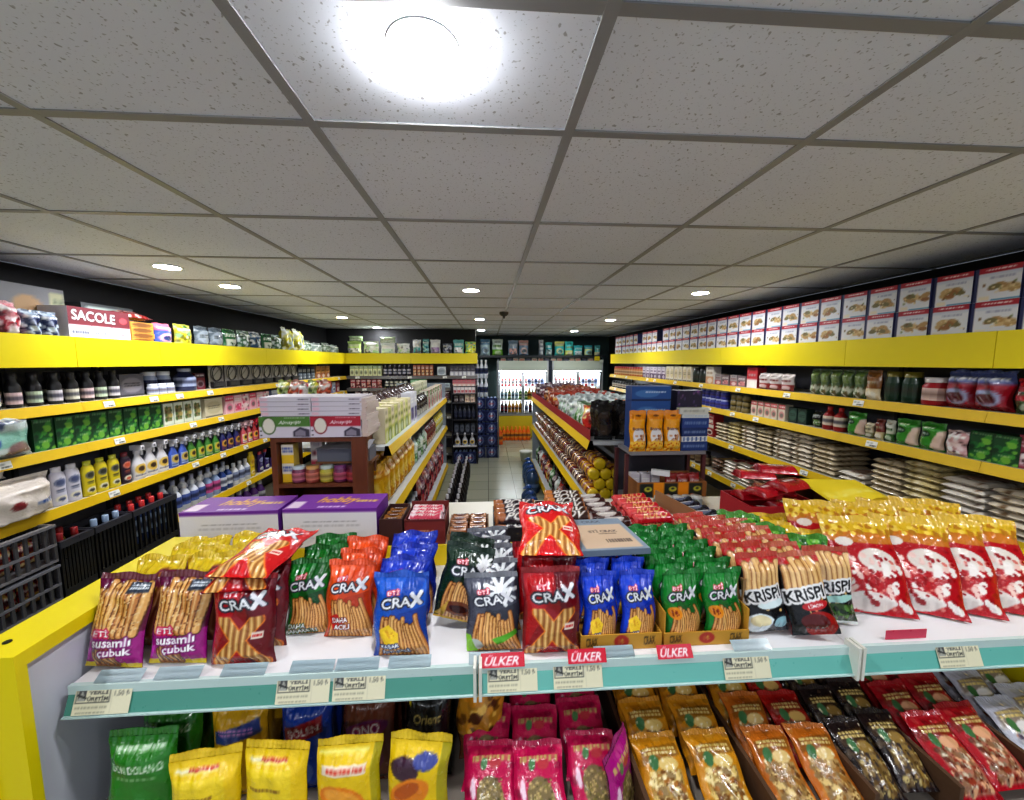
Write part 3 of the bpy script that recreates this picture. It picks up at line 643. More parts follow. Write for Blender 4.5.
def bar(key, L, W, T, base, acc, txt=None, tc=(240, 236, 230)):
    if key not in BARS:
        c = Cv(40, 14, base, 3, 2); c.rect(0, 0, .06, 1, acc); c.rect(.94, 0, 1, 1, acc)
        if txt: c.text(txt, .56, .5, .6, .66, tc, 0, .15); c.ell(.14, .5, .09, .4, acc)
        else: c.ell(.5, .5, .3, .35, acc); c.scrib(.5, .5, .4, .25, tc, 4)
        k = c.get(); ny, nx = k.shape[:2]; u, v = np.meshgrid(np.linspace(-1, 1, nx), np.linspace(-1, 1, ny))
        pr = np.clip(1 - np.abs(v) ** 2.5, 0, 1) ** .6 * np.clip((1 - np.abs(u)) / .09, 0, 1) ** .5
        m = M(); m.grid(np.stack([u * L / 2, v * W / 2, T * (.12 + .88 * pr)], -1), k); m.grid(np.stack([u * L / 2, v * W / 2, 0 * u], -1)[::4, ::-6], lin(mixc(base, (0, 0, 0), .3)))
        m.box(-L / 2, L / 2, -W / 2, W / 2, 0, T * .12, base)
        BARS[key] = P('chocolate_bar', m.mesh('chocolate_bar', FOIL), (), 'chocolate bar')
    return BARS[key]
def barstack(key, args, x, y, z, nx, ny, nz, px, py, pz, desc, grp, rz=0, tilt=0, jit=4):
    p = bar(key, *args)
    n = 0; c, s_ = math.cos(R(rz)), math.sin(R(rz))
    for k in range(nz):
        for j in range(ny):
            for i in range(nx):
                dx, dy = i * px, j * py
                lb = desc
                if nx > 1: lb += ', column %s' % ORD[i].replace('first', 'one').replace('second', 'two').replace('third', 'three')
                if ny > 1: lb += ', %s from the front' % ORD[j]
                if nz > 1: lb += ', %s layer up' % ORD[k]
                put(p, lb, (x + dx * c - dy * s_ + rnd.uniform(-.004, .004), y + dx * s_ + dy * c, z + pz * k), rz + rnd.uniform(-jit, jit), tilt, group=grp)
tray('bar_box', 'dark brown open bar box beside the second purple carton', -.435, -.345, 1.49, 1.66, ZR, .115, (66, 36, 34))
barstack('gold', (.08, .03, .016, (150, 96, 40), (90, 50, 20)), -.39, 1.52, ZR + .075, 1, 4, 2, 0, .036, .017, 'gold wrapped bar in the dark brown box', 'bars in the dark brown box')
mt = Cv(50, 30, (120, 42, 40), 1.6, 2); mt.text('METRO', .5, .42, .5, .3, (196, 140, 110)); mt.rect(0, .9, 1, 1, (90, 30, 30))
tray('bar_box', 'maroon open bar box with tall back flap, full of pink bars', -.338, -.176, 1.5, 1.66, ZR, .105, (116, 40, 38), mt, .125)
barstack('pink', (.135, .032, .016, (206, 70, 92), (240, 220, 224), 'METRO'), -.257, 1.53, ZR + .085, 1, 4, 2, 0, .033, .017, 'pink and white bar in the maroon box', 'bars in the maroon box')
tray('bar_box', 'low brown tray of caramel coloured bars beside the maroon box', -.168, .0, 1.48, 1.68, ZR, .05, (150, 112, 76), None)
barstack('caramel', (.074, .036, .02, (150, 90, 40), (96, 50, 26)), -.125, 1.51, ZR + .006, 2, 4, 3, .08, .044, .021, 'caramel bar', 'caramel bars in the low brown tray', jit=2)
tray('bar_box', 'black open tray of white lettered bars facing the aisle', .02, .218, 1.48, 1.72, ZR, .07, (32, 28, 34), None)
barstack('pov1', (.185, .05, .02, (44, 30, 40), (176, 110, 70), 'POV'), .119, 1.515, ZR + .028, 1, 4, 3, 0, .05, .034, 'black white-lettered bar in the black tray', 'bars in the black tray', jit=1, tilt=38)
tray('bar_box', 'brown open tray of white lettered bars behind the bright red X bag', .226, .45, 1.47, 1.8, ZR, .06, (70, 46, 34), None)
barstack('pov2', (.17, .05, .021, (60, 34, 26), (206, 130, 70), 'POV'), .335, 1.51, ZR + .028, 1, 6, 3, 0, .05, .036, 'brown white-lettered bar', 'bars in the brown tray', rz=-4, tilt=38)
barstack('brown', (.15, .045, .02, (64, 26, 22), (210, 200, 196)), .525, 1.53, ZR + .008, 1, 6, 3, 0, .058, .026, 'dark brown wrapped bar beside the red bars', 'dark brown bars', rz=8, tilt=16)
barstack('red', (.17, .048, .024, (196, 26, 44), (226, 80, 80), 'RULO', (240, 190, 120)), .7, 1.53, ZR + .008, 1, 5, 3, 0, .06, .031, 'bright red bar behind the small green bags', 'bright red bars', rz=4, tilt=16)
barstack('pinkw', (.1, .045, .016, (214, 60, 72), (246, 226, 226)), .835, 1.51, ZR, 1, 6, 2, 0, .05, .017, 'red and white bar beside the cardboard divider', 'red and white bars', rz=-12)
m = M(); m.box(-.003, .003, 0, .34, 0, .1, (156, 116, 80)); put(P('cardboard_divider', m.mesh('cardboard_divider', CARD)), 'brown cardboard divider between the red and white bars and black bars', (.905, 1.47, ZR), 12, cat='divider')
barstack('black', (.15, .045, .022, (20, 24, 38), (110, 116, 140)), .985, 1.5, ZR, 1, 6, 3, 0, .056, .023, 'shiny black bar between the divider and the red tray', 'shiny black bars', rz=10)
tray('bar_box', 'red open carton heaped with red packets beside the black bars', 1.13, 1.46, 1.52, 1.74, ZR, .115, (176, 40, 50), None)
for i in range(8):
    put(bar('redp', .16, .1, .03, (186, 22, 40), (150, 14, 30)), 'red packet heaped in the red carton, %s from the bottom' % ORD[i], (1.24 + .1 * (i % 2), 1.585 + .08 * ((i // 2) % 2), ZR + .06 + .024 * i), rnd.uniform(-25, 25), rnd.uniform(-3, 3), group='red packets in the red carton', name='snack_packet', cat='packet')
tray('bar_box', 'plain brown carton standing open behind the large red bags', 1.475, 1.73, 1.55, 1.86, ZR, .085, (112, 76, 54), None, .1)
yc = Cv(20, 16, (240, 214, 40), 1.2); yc.scrib(.5, .4, .7, .2, (250, 236, 120), 3, 2)
m = M(); u, v = np.meshgrid(np.linspace(-1, 1, 20), np.linspace(0, 1, 16)); m.grid(np.stack([u * .14, v * .24, .025 * np.sin(u * 3) * (1 - v) + .03 * v + .02], -1), yc.get()); m.grid(np.stack([u * .14, v * .24, .025 * np.sin(u * 3) * (1 - v) + .03 * v + .0185], -1)[:, ::-1], lin((226, 196, 30)))
put(P('yellow_sheet', m.mesh('yellow_sheet', CARD)), 'bright yellow cardboard sheet laid over the brown carton', (1.66, 1.53, ZR + .1), -8, cat='cardboard sheet')
GJ = jar('glass_jar', .03, .06, (130, 140, 136), (190, 190, 186), None)
row(GJ, spread(.84, 1.08, 5), ZR, 1.82, 0, 'small grey jar behind the black bars', 'from the divider', 'small grey jars', axis='x')

# ------------------------------------------------------------------ lower shelf
ZB = .4115
def pouch(base, acc, kind, seed):
    c = Cv(44, 64, base, .62)
    if kind == 'fruit': c.rect(.86, 0, 1, 1, mixc(base, (90, 110, 20), .4)); c.rect(.1, .78, .8, .86, (246, 226, 200)); c.scrib(.48, .82, .6, .05, (214, 60, 40), seed); c.ell(.42, .56, .36, .13, (236, 132, 24), -.25); c.ell(.42, .59, .28, .07, (250, 170, 60), -.25); c.ell(.5, .25, .3, .12, (226, 120, 24)); c.rect(.05, .93, .8, .96, (250, 236, 120))
    elif kind == 'fig': c.rect(.84, 0, 1, 1, mixc(base, (90, 110, 20), .4)); c.ell(.3, .78, .24, .1, (70, 40, 60)); c.ell(.62, .86, .2, .06, (70, 80, 150)); c.ell(.4, .58, .36, .12, (240, 140, 30), .5); c.ell(.36, .6, .24, .06, (190, 90, 20), .5); c.rect(.08, .2, .8, .45, (190, 110, 40))
    elif kind == 'plain': c.rect(.04, .1, .8, .86, mixc(base, (255, 240, 90), .3)); c.rect(.1, .9, .7, .93, (250, 240, 200)); c.scrib(.5, .92, .4, .04, (200, 40, 40), seed); c.scrib(.4, .7, .5, .05, (150, 110, 20), seed)
    elif kind == 'green': c.scrib(.5, .9, .7, .06, (196, 220, 190), seed); c.text('DON DOLANO', .5, .74, .74, .08, (220, 236, 214)); c.scrib(.5, .64, .6, .03, (180, 214, 170), seed + 2); c.poly([(0, 0), (1, 0), (.8, .4), (.3, .2)], mixc(base, acc, .5))
    elif kind == 'logo': c.ell(.5, .62, .4, .1, acc, .15); c.text('ONO', .5, .62, .5, .12, (246, 244, 250), .12, .1, (150, 30, 80), .015); c.scrib(.5, .48, .5, .05, (230, 190, 90), seed); c.ell(.5, .3, .3, .12, mixc(base, acc, .5))
    elif kind == 'sony': c.poly([(.12, .55), (.12, .72), (.85, .84), (.85, .66)], (150, 40, 50)); c.text('ŞÖLEN', .5, .69, .6, .11, (244, 240, 236), .16); c.ell(.4, .25, .3, .14, mixc(base, (255, 255, 255), .25))
    elif kind == 'blu': c.poly([(.1, .6), (.12, .74), (.9, .86), (.92, .7)], (60, 80, 150)); c.scrib(.5, .74, .6, .08, (210, 150, 220), seed, 2); c.scrib(.3, .3, .4, .06, (130, 80, 20), seed)
    elif kind == 'blk': c.text('Orient', .5, .7, .6, .1, (206, 190, 110)); c.ell(.5, .4, .3, .15, mixc(base, acc, .6)); c.poly([(0, .92), (.16, .98), (.1, .8)], acc)
    elif kind == 'gold': c.speck(60, [(240, 196, 90), (120, 76, 20), (220, 150, 40), (90, 50, 16)], .02, .07, seed, (0, .2, 1, 1)); c.rect(0, 0, 1, .3, (110, 66, 40)); c.poly([(.4, .7), (.9, .8), (.95, 1), (.5, 1)], (232, 190, 60))
    return c
PG = bag('stand_up_pouch', .165, .25, .06, pouch((44, 124, 34), (120, 190, 60), 'green', 3), (36, 110, 30), 21)
PYB = bag('stand_up_pouch', .15, .26, .06, pouch((222, 172, 26), 0, 'blu', 4), (200, 150, 20), 22)
PBL = bag('stand_up_pouch', .14, .26, .06, pouch((24, 70, 170), 0, 'sony', 5), (20, 60, 150), 23)
PBR = bag('stand_up_pouch', .15, .265, .06, pouch((110, 62, 44), (120, 40, 110), 'logo', 6), (96, 52, 38), 24)
PBK = bag('stand_up_pouch', .13, .265, .06, pouch((22, 26, 26), (220, 200, 40), 'blk', 7), (24, 24, 24), 25)
PGO = bag('stand_up_pouch', .14, .27, .06, pouch((190, 134, 40), 0, 'gold', 8), (150, 100, 30), 26, wr=2)
PY = [bag('stand_up_pouch', .15, .268, .05, pouch((238, 200, 18), 0, k, 9 + i), (222, 180, 16), 27 + i) for i, k in enumerate(('plain', 'plain', 'fruit', 'fig'))]
G3 = 'pouches standing on the lower shelf'
column(PG, -.87, .9, 3, .075, 'green pouch at the white inner side of the stand', G3, 8, z=ZB, dz=.018)
column(PYB, -.68, .97, 3, .075, 'amber pouch with blue printed band behind the yellow pouches', G3, 9, z=ZB, dz=.012)
column(PBL, -.505, .975, 3, .075, 'blue pouch with red banner behind the yellow pouches', G3, 9, z=ZB, dz=.012)
column(PBR, -.34, .985, 3, .075, 'brown pouch with purple badge behind the yellow pouches', G3, 9, z=ZB, dz=.012)
column(PBK, -.175, .985, 3, .075, 'black pouch with gold lettering behind the yellow pouches', G3, 9, z=ZB, dz=.012)
column(PGO, -.025, 1.0, 3, .075, 'shiny gold foil pouch behind the pink seed packets', G3, 12, z=ZB + .03, dz=.01)
for i, (x, d, yw) in enumerate(((-.665, 'plain yellow pouch beside the green pouches', 8), (-.51, 'plain yellow pouch with cream strip, second of the yellow pouches', -4), (-.34, 'yellow pouch with orange mango picture', 3), (-.18, 'yellow pouch with fig and apricot picture', -6))):
    put(PY[i], d, (x, .815, ZB + (.0 if i == 0 else .012)), yw, -8, 2, group='yellow dried fruit pouches')
def nut(base, pic, kind, seed):
    c = Cv(40, 58, base, .68); r = random.Random(seed); dk = mixc(base, (20, 8, 4), .55)
    c.speck(26, [mixc(base, (255, 230, 160), .3), mixc(base, (0, 0, 0), .3)], .02, .06, seed + 9, al=.6)
    if kind == 'seed':
        c.ell(.5, .36, .27, .27, (130, 112, 76)); c.speck(150, pic, .008, .02, seed, (.26, .12, .74, .6)); c.ell(.5, .36, .31, .3, base, al=0); c.scrib(.5, .82, .74, .12, (200, 170, 110), seed); c.ell(.58, .76, .12, .06, (190, 60, 70)); c.ell(.36, .76, .07, .07, (80, 130, 80)); c.ell(.18, .5, .05, .12, (246, 214, 228)); c.ell(.86, .3, .03, .14, (240, 196, 214))
    else:
        c.rect(.16, .06, .86, .58, mixc(pic[0], dk, .35)); c.speck(110, list(pic) + [mixc(p, (70, 40, 16), .5) for p in pic], .018, .05, seed, (.18, .08, .84, .56)); c.speck(30, [dk], .006, .016, seed + 3, (.18, .08, .84, .56))
        c.poly([(.08, .66), (.92, .74), (.94, .9), (.1, .84)], mixc(base, (90, 60, 20), .5)); c.scrib(.5, .8, .7, .1, (214, 190, 120), seed, 2); c.ell(.3, .67, .1, .09, (66, 116, 70)); c.ell(.6, .64, .22, .08, pic[0]); c.speck(9, [(250, 236, 200)], .008, .022, seed + 5, (.1, .3, .95, .95))
    return c
NS = bag('nut_packet', .135, .185, .037, nut((196, 20, 84), [(206, 180, 120), (130, 120, 60), (90, 80, 50)], 'seed', 1), (180, 16, 80), 31, 'nut packet')
NM = bag('nut_packet', .135, .185, .037, nut((176, 20, 130), [(206, 180, 120), (130, 120, 60)], 'seed', 2), (160, 16, 120), 32, 'nut packet')
NY = bag('nut_packet', .13, .18, .037, nut((206, 140, 26), [(226, 196, 120), (170, 110, 40), (240, 220, 160)], '', 3), (196, 130, 20), 33, 'nut packet')
NR = bag('nut_packet', .12, .18, .037, nut((176, 24, 20), [(226, 186, 110), (150, 120, 60), (230, 210, 160)], '', 4), (150, 20, 16), 34, 'nut packet')
NO = bag('nut_packet', .12, .18, .037, nut((196, 110, 30), [(226, 196, 130), (160, 110, 50)], '', 14), (170, 40, 20), 38, 'nut packet')
ND = bag('nut_packet', .106, .18, .037, nut((40, 28, 28), [(150, 120, 60), (60, 50, 50), (190, 170, 110)], '', 5), (30, 22, 22), 35, 'nut packet')
NRR = bag('nut_packet', .126, .19, .037, nut((176, 16, 34), [(226, 170, 130), (220, 206, 180), (150, 60, 40)], '', 6), (150, 12, 28), 36, 'nut packet')
NW = bag('nut_packet', .116, .2, .037, nut((196, 196, 206), [(230, 224, 220), (214, 170, 60), (190, 110, 70), (90, 90, 150)], '', 7), (190, 190, 200), 37, 'nut packet')
def shingle(p, x, y0, n, desc, dy=.098, tilt=60, dz=.012, yaw=0, jit=2):
    ps = p if isinstance(p, list) else [p]
    for i in range(n): put(ps[i % len(ps)], '%s, %s from the front' % (desc, ORD[i]), (x + rnd.uniform(-.004, .004), y0 + dy * i, ZB + .036 + dz * i), yaw + rnd.uniform(-jit, jit), -tilt + rnd.uniform(-1.5, 1.5), 0, group='packets lying in overlapping rows on the lower shelf')
shingle(NS, -.005, .8, 2, 'pink seed packet below the gold foil pouch')
shingle([NS, NS, NS, NM], .125, .79, 5, 'pink seed packet, row beside the gold foil pouch')
shingle([NS, NS, NS, NM], .275, .81, 5, 'pink seed packet, row behind the magenta packet')
put(NM, 'magenta seed packet standing against the first brown divider', (.352, .86, ZB + .004), 50, -12, 0, group='packets lying in overlapping rows on the lower shelf')
bm = Cv(8, 8, (84, 60, 42), 1)
def divider(x, lab):
    m = M(); m.box(-.006, .006, 0, .47, 0, .095, (92, 66, 46)); put(P('cardboard_divider', m.mesh('cardboard_divider', CARD)), lab, (x, .79, ZB), cat='divider')
divider(.386, 'brown cardboard divider between the pink and the amber packets'); divider(.7, 'brown cardboard divider between the amber and the orange-red packets'); divider(.965, 'brown cardboard divider between the orange-red and the dark packets'); divider(1.195, 'brown cardboard divider between the dark and the crimson packets'); divider(1.475, 'brown cardboard divider between the crimson and the clear packets')
shingle(NY, .462, .8, 5, 'amber nut packet, row along the first brown divider'); shingle(NY, .606, .8, 5, 'amber nut packet, row along the second brown divider')
shingle([NO, NO, NY], .772, .8, 5, 'orange nut packet, row along the second brown divider'); shingle([NO, NR, NR], .898, .8, 5, 'red nut packet, row along the third brown divider')
shingle(ND, 1.03, .81, 5, 'dark brown nut packet, row along the third brown divider', jit=3); shingle(ND, 1.14, .83, 5, 'dark brown nut packet, row along the fourth brown divider', jit=3)
shingle(NRR, 1.275, .8, 5, 'crimson nut packet, row along the fourth brown divider', jit=3); shingle(NRR, 1.405, .82, 5, 'crimson nut packet, row along the fifth brown divider', jit=3)
shingle(NW, 1.555, .82, 5, 'clear white nut packet, row along the fifth brown divider', jit=3); shingle(NW, 1.672, .86, 3, 'clear white nut packet, row along the yellow end', jit=3)
# ================================================================== goods on the detergent wall (x = -2.2, facing +x)
XL = -2.225; FE = 'from the front end'
def C(name, w, d, h, base, acc, style, seed, cat='box', mat=None, n=(16, 20), top=None):
    return carton(name, w, d, h, pack(base, acc, style, seed, n[0], n[1], w / h), base, top, cat, mat=mat)
def soft(name, w, h, t, base, acc, style, seed, cat='pack', wr=1.0, n=(18, 22)):
    return bag(name, w, h, t, pack(base, acc, style, seed, n[0], n[1], w / h), mixc(base, (0, 0, 0), .2), seed, cat, wr=wr)
ZT = 1.7005
GA = 'packs above the yellow fascia of the detergent wall'
row([soft('soft_pack', .1, .17, .1, (176, 40, 60), (226, 210, 216), 4, 41), soft('soft_pack', .1, .18, .1, (206, 196, 200), (170, 50, 70), 4, 42)], [1.52, 1.64, 1.76, 1.88, 2.0], ZT, -2.31, 90, 'red and white patterned pack above the detergent wall fascia', FE, GA)
row(soft('soft_pack', .085, .14, .08, (30, 42, 84), (150, 170, 190), 4, 43), [2.09, 2.175], ZT, -2.3, 90, 'navy patterned pack between patterned packs and the maroon multipack', FE, GA)
gp = Cv(30, 20, (104, 104, 108), 1.6); gp.ell(.62, .6, .14, .2, (150, 120, 84)); gp.rect(.84, .1, .98, .9, (150, 150, 120)); gp.scrib(.91, .5, .1, .6, (90, 100, 80), 3, 5)
put(carton('large_carton', .48, .12, .285, gp, (96, 96, 100)), 'large grey carton with tan picture standing behind the patterned packs', (-2.43, 2.16, ZT), 90, cat='carton')
gp2 = Cv(24, 20, (70, 74, 78), 1.3); gp2.rect(.1, .5, .8, .9, (170, 186, 182))
put(carton('large_carton', .34, .12, .24, gp2, (66, 70, 74)), 'large dark grey carton with pale patch behind the maroon multipack', (-2.45, 2.68, ZT), 90, cat='carton')
sc_ = Cv(90, 42, (226, 222, 228), 1.9, 2); sc_.rect(0, .46, 1, 1, (110, 26, 42)); sc_.text('SACOLE', .4, .74, .68, .3, (244, 236, 240), -.03, 0, (70, 12, 26), .02); sc_.ell(.88, .7, .07, .1, (190, 70, 80)); sc_.scrib(.17, .25, .26, .14, (90, 96, 120), 1); sc_.scrib(.5, .25, .22, .14, (120, 126, 150), 2); sc_.scrib(.83, .25, .22, .14, (140, 130, 140), 3)
for u in (.34, .67): sc_.rect(u - .008, 0, u + .008, .46, (150, 150, 160))
put(carton('tissue_multipack', .36, .16, .185, sc_, (214, 208, 214)), 'maroon and white tissue multipack with white lettering above the fascia', (-2.28, 2.44, ZT), 90, cat='multipack')
row(C('flat_packet', .16, .12, .034, (206, 150, 60), (120, 70, 24), 2, 44, 'packet', n=(18, 6)), [2.72], ZT, -2.29, 90, 'orange flat packet, lowest of the stack beside the maroon multipack', FE, GA)
for k, t in ((1, 'second'), (2, 'third'), (3, 'topmost')): put(C('flat_packet', .16, .12, .034, (206, 150, 60), (120, 70, 24), 2, 44 + k, 'packet', n=(18, 6)), 'orange flat packet, %s of the stack beside the maroon multipack' % t, (-2.29 + rnd.uniform(-.005, .005), 2.722, ZT + .035 * k), 90 + rnd.uniform(-3, 3), group=GA)
put(soft('soft_pack', .2, .13, .04, (140, 40, 36), (230, 220, 216), 4, 45, wr=2), 'crumpled maroon and clear bag lying on the orange stack', (-2.3, 2.72, ZT + .165), 90, -72, group=GA)
row(soft('soft_pack', .14, .15, .08, (72, 96, 190), (220, 120, 150), 0, 46), [2.885], ZT, -2.3, 90, 'blue and pink pack beside the stack of orange packets', FE, GA)
row(soft('soft_pack', .15, .16, .08, (190, 180, 40), (50, 110, 40), 4, 47), [3.06], ZT, -2.3, 90, 'yellow and green pack beside the blue and pink pack', FE, GA)
row(soft('soft_pack', .15, .165, .08, (86, 96, 104), (140, 150, 160), 2, 48), [3.25, 3.41], ZT, -2.3, 90, 'grey wrapped pack beside the yellow and green pack', FE, GA)
row([soft('soft_pack', .17, .17, .09, (34, 92, 50), (200, 206, 190), 1, 49), soft('soft_pack', .17, .17, .09, (60, 100, 70), (206, 216, 220), 4, 50), soft('soft_pack', .17, .175, .09, (50, 80, 110), (200, 206, 200), 4, 51)], [3.6, 3.79, 3.98, 4.17, 4.36], ZT, -2.31, 90, 'green and clear pack in the long run above the detergent wall fascia', FE, GA)
row([soft('soft_pack', .1, .27, .09, (222, 216, 60), (230, 236, 236), 4, 52, wr=2), soft('soft_pack', .1, .25, .09, (190, 206, 210), (210, 206, 60), 4, 53, wr=2)], [4.5, 4.62, 4.74, 4.86], ZT, -2.29, 90, 'tall bright yellow and white sponge pack above the detergent wall fascia', FE, GA)
row([soft('soft_pack', .26, .15, .12, (110, 130, 110), (190, 206, 200), 4, 54), soft('soft_pack', .26, .13, .12, (140, 156, 150), (220, 226, 220), 4, 55)], [5.06, 5.36, 5.66, 5.94], ZT, -2.32, 90, 'clear wrapped pack towards the corner above the detergent wall fascia', FE, GA)
# first shelf below the fascia
Z1 = 1.361; G_ = 'goods on the top shelf of the detergent wall'
dbl = [bottle('dark_bottle', .027, .165, (26, 24, 28), (40, 36, 40), k, sx=1, sy=1, neck=.55, lz=(.1, .44)) for k in ((206, 200, 206), (210, 206, 190), (216, 190, 190), (190, 206, 180))]
row(dbl, [1.47, 1.55, 1.64, 1.72, 1.80, 1.88, 1.964, 2.05, 2.14, 2.225, 2.30, 2.38, 2.46], Z1, XL - .04, 90, 'dark bottle with pale label on the top detergent wall shelf', FE, G_)
row(dbl, spread(1.46, 2.5, 13), Z1, XL - .15, 90, 'dark bottle in the back row of the top detergent wall shelf', FE, G_)
row(C('carton', .16, .1, .14, (92, 90, 100), (130, 126, 136), 2, 56, 'box'), [2.6], Z1, XL - .06, 90, 'grey box between dark bottles and white jars, top detergent shelf', FE, G_)
row(jar('small_jar', .03, .07, (216, 218, 226), (196, 200, 214), (160, 170, 200)), [2.72, 2.79, 2.86], Z1, XL - .035, 90, 'small white jar on the top detergent wall shelf', FE, G_)
row(jar('jar', .045, .15, (150, 160, 186), (230, 230, 236), (40, 50, 90)), [2.8, 2.91], Z1, XL - .12, 90, 'blue-grey jar with white lid behind the small white jars', FE, G_)
row(bottle('large_bottle', .07, .17, (40, 48, 90), (180, 186, 206), (150, 160, 190), neck=.5), [3.06], Z1, XL - .08, 90, 'squat navy bottle on the top detergent wall shelf', FE, G_)
row(C('carton', .1, .1, .13, (110, 26, 40), (60, 20, 40), 0, 57, 'box'), [3.19], Z1, XL - .06, 90, 'dark red box beside the squat navy bottle', FE, G_)
def blister():
    m = M(); cv = Cv(26, 30, (150, 146, 140), .85, 3); cv.ell(.5, .62, .36, .33, (40, 38, 34)); cv.ell(.5, .62, .31, .285, (176, 170, 158)); cv.line((.25, .45), (.75, .82), .03, (90, 86, 80)); cv.rect(.1, .03, .9, .28, (30, 28, 30)); cv.ell(.5, .15, .2, .07, (120, 120, 110))
    m.box(-.085, .085, 0, .004, 0, .195, (150, 146, 140), 0, cv); q = M(); q.lathe([(.05, 0), (.045, .012), (.03, .02), (0, .022)], (196, 200, 200), 18, sx=1.1)
    q2 = M(); q2.box(-.07, .07, -.026, -.001, .008, .052, (34, 32, 34)); q2.box(-.06, .06, -.03, -.026, .016, .044, (60, 58, 58))
    t = M(); u = np.linspace(0, 2 * math.pi, 25); t.tube([(.055 * math.cos(a), -.012 - .006 * math.sin(a), .122 + .062 * math.sin(a)) for a in u], .004, (44, 40, 36), 6)
    return P('blister_pack', m.mesh('blister_pack', CARD), [('tray', q2.mesh('tray', PLAS)), ('oval_loop', t.mesh('oval_loop', PLAS))], 'blister pack')
row(blister(), spread(3.27, 4.72, 8), Z1, XL - .05, 90, 'blister pack with dark oval loop on the top detergent shelf', FE, G_)
row(C('carton', .1, .1, .15, (44, 54, 66), (110, 120, 130), 1, 58, 'box'), spread(4.74, 5.2, 4), Z1, XL - .05, 90, 'dark blue-grey box past the oval blister packs', FE, G_)
row(C('carton', .13, .1, .16, (196, 140, 80), (130, 70, 40), 3, 59, 'box'), spread(5.22, 5.7, 3), Z1, XL - .05, 90, 'orange-tan box near the corner on the top detergent shelf', FE, G_)
# second shelf
Z2 = 1.136; G_ = 'goods on the second shelf of the detergent wall'
gl_ = Cv(20, 30, (16, 70, 34), .6, 2); gl_.speck(26, [(60, 140, 50), (20, 96, 44), (110, 170, 60), (8, 50, 24)], .04, .12, 5); gl_.scrib(.5, .9, .8, .07, (170, 200, 150), 6); gl_.scrib(.5, .3, .5, .05, (190, 200, 150), 9)
GC = carton('leaf_carton', .091, .09, .16, gl_, (14, 64, 32))
row(GC, [2.035 + .094 * k for k in range(8)], Z2, XL, 90, 'green leaf-patterned carton on the second detergent wall shelf', FE, G_, jr=.6)
wp = Cv(18, 30, (206, 212, 196), .55, 2); wp.rect(.18, .2, .84, .84, (130, 120, 80)); wp.speck(16, [(90, 70, 40), (170, 150, 90), (70, 100, 50)], .04, .1, 4, (.2, .24, .82, .8)); wp.rect(.0, .0, 1, .08, (190, 196, 176))
row(carton('picture_carton', .078, .07, .155, wp, (206, 212, 196)), [2.79 + .086 * k for k in range(4)], Z2, XL, 90, 'pale carton with brown picture beside the green cartons', FE, G_, jr=.6)
row(C('carton', .2, .08, .15, (206, 196, 170), (190, 180, 150), 2, 60, 'box'), [3.235], Z2, XL, 90, 'wide cream box between picture cartons and pink boxes', FE, G_)
pkb = [C('carton', .1, .07, .15, (226, 180, 186), (206, 60, 100), k, 61 + k, 'box') for k in (0, 1, 4)]
row(pkb, [3.42, 3.53, 3.64, 3.75, 3.86, 3.97], Z2, XL, 90, 'pink and white box on the second detergent wall shelf', FE, G_)
row([C('carton', .12, .08, .15, (120, 130, 160), (190, 196, 210), 0, 64, 'box'), C('carton', .12, .08, .15, (150, 50, 60), (220, 200, 200), 1, 65, 'box')], spread(4.05, 5.9, 12), Z2, XL, 90, 'blue-grey or dark red box past the pink boxes', FE, G_)
tp = Cv(40, 22, (196, 208, 206), 1.9, 2); tp.rect(0, .28, 1, .62, (140, 190, 176)); tp.ell(.3, .4, .3, .25, (70, 110, 160)); tp.rect(.5, .66, .62, 1, (90, 100, 130)); tp.scrib(.75, .82, .3, .12, (90, 96, 120), 4); tp.ell(.8, .2, .14, .16, (150, 120, 120))
put(bag('tissue_pack', .42, .22, .16, tp, (170, 184, 184), 71, 'tissue pack', wr=1.5), 'large pale blue-green tissue pack beside the green leaf cartons', (-2.23, 1.765, Z2 + .003), 90)
put(bag('tissue_pack', .36, .1, .14, Cv(20, 10, (216, 212, 208), 3).scrib(.4, .5, .3, .3, (60, 60, 70), 3), (200, 196, 194), 72, 'tissue pack'), 'flat white pack lying above the large tissue pack of the third shelf', (-2.27, 1.72, .836 + .2), 90, group=None)
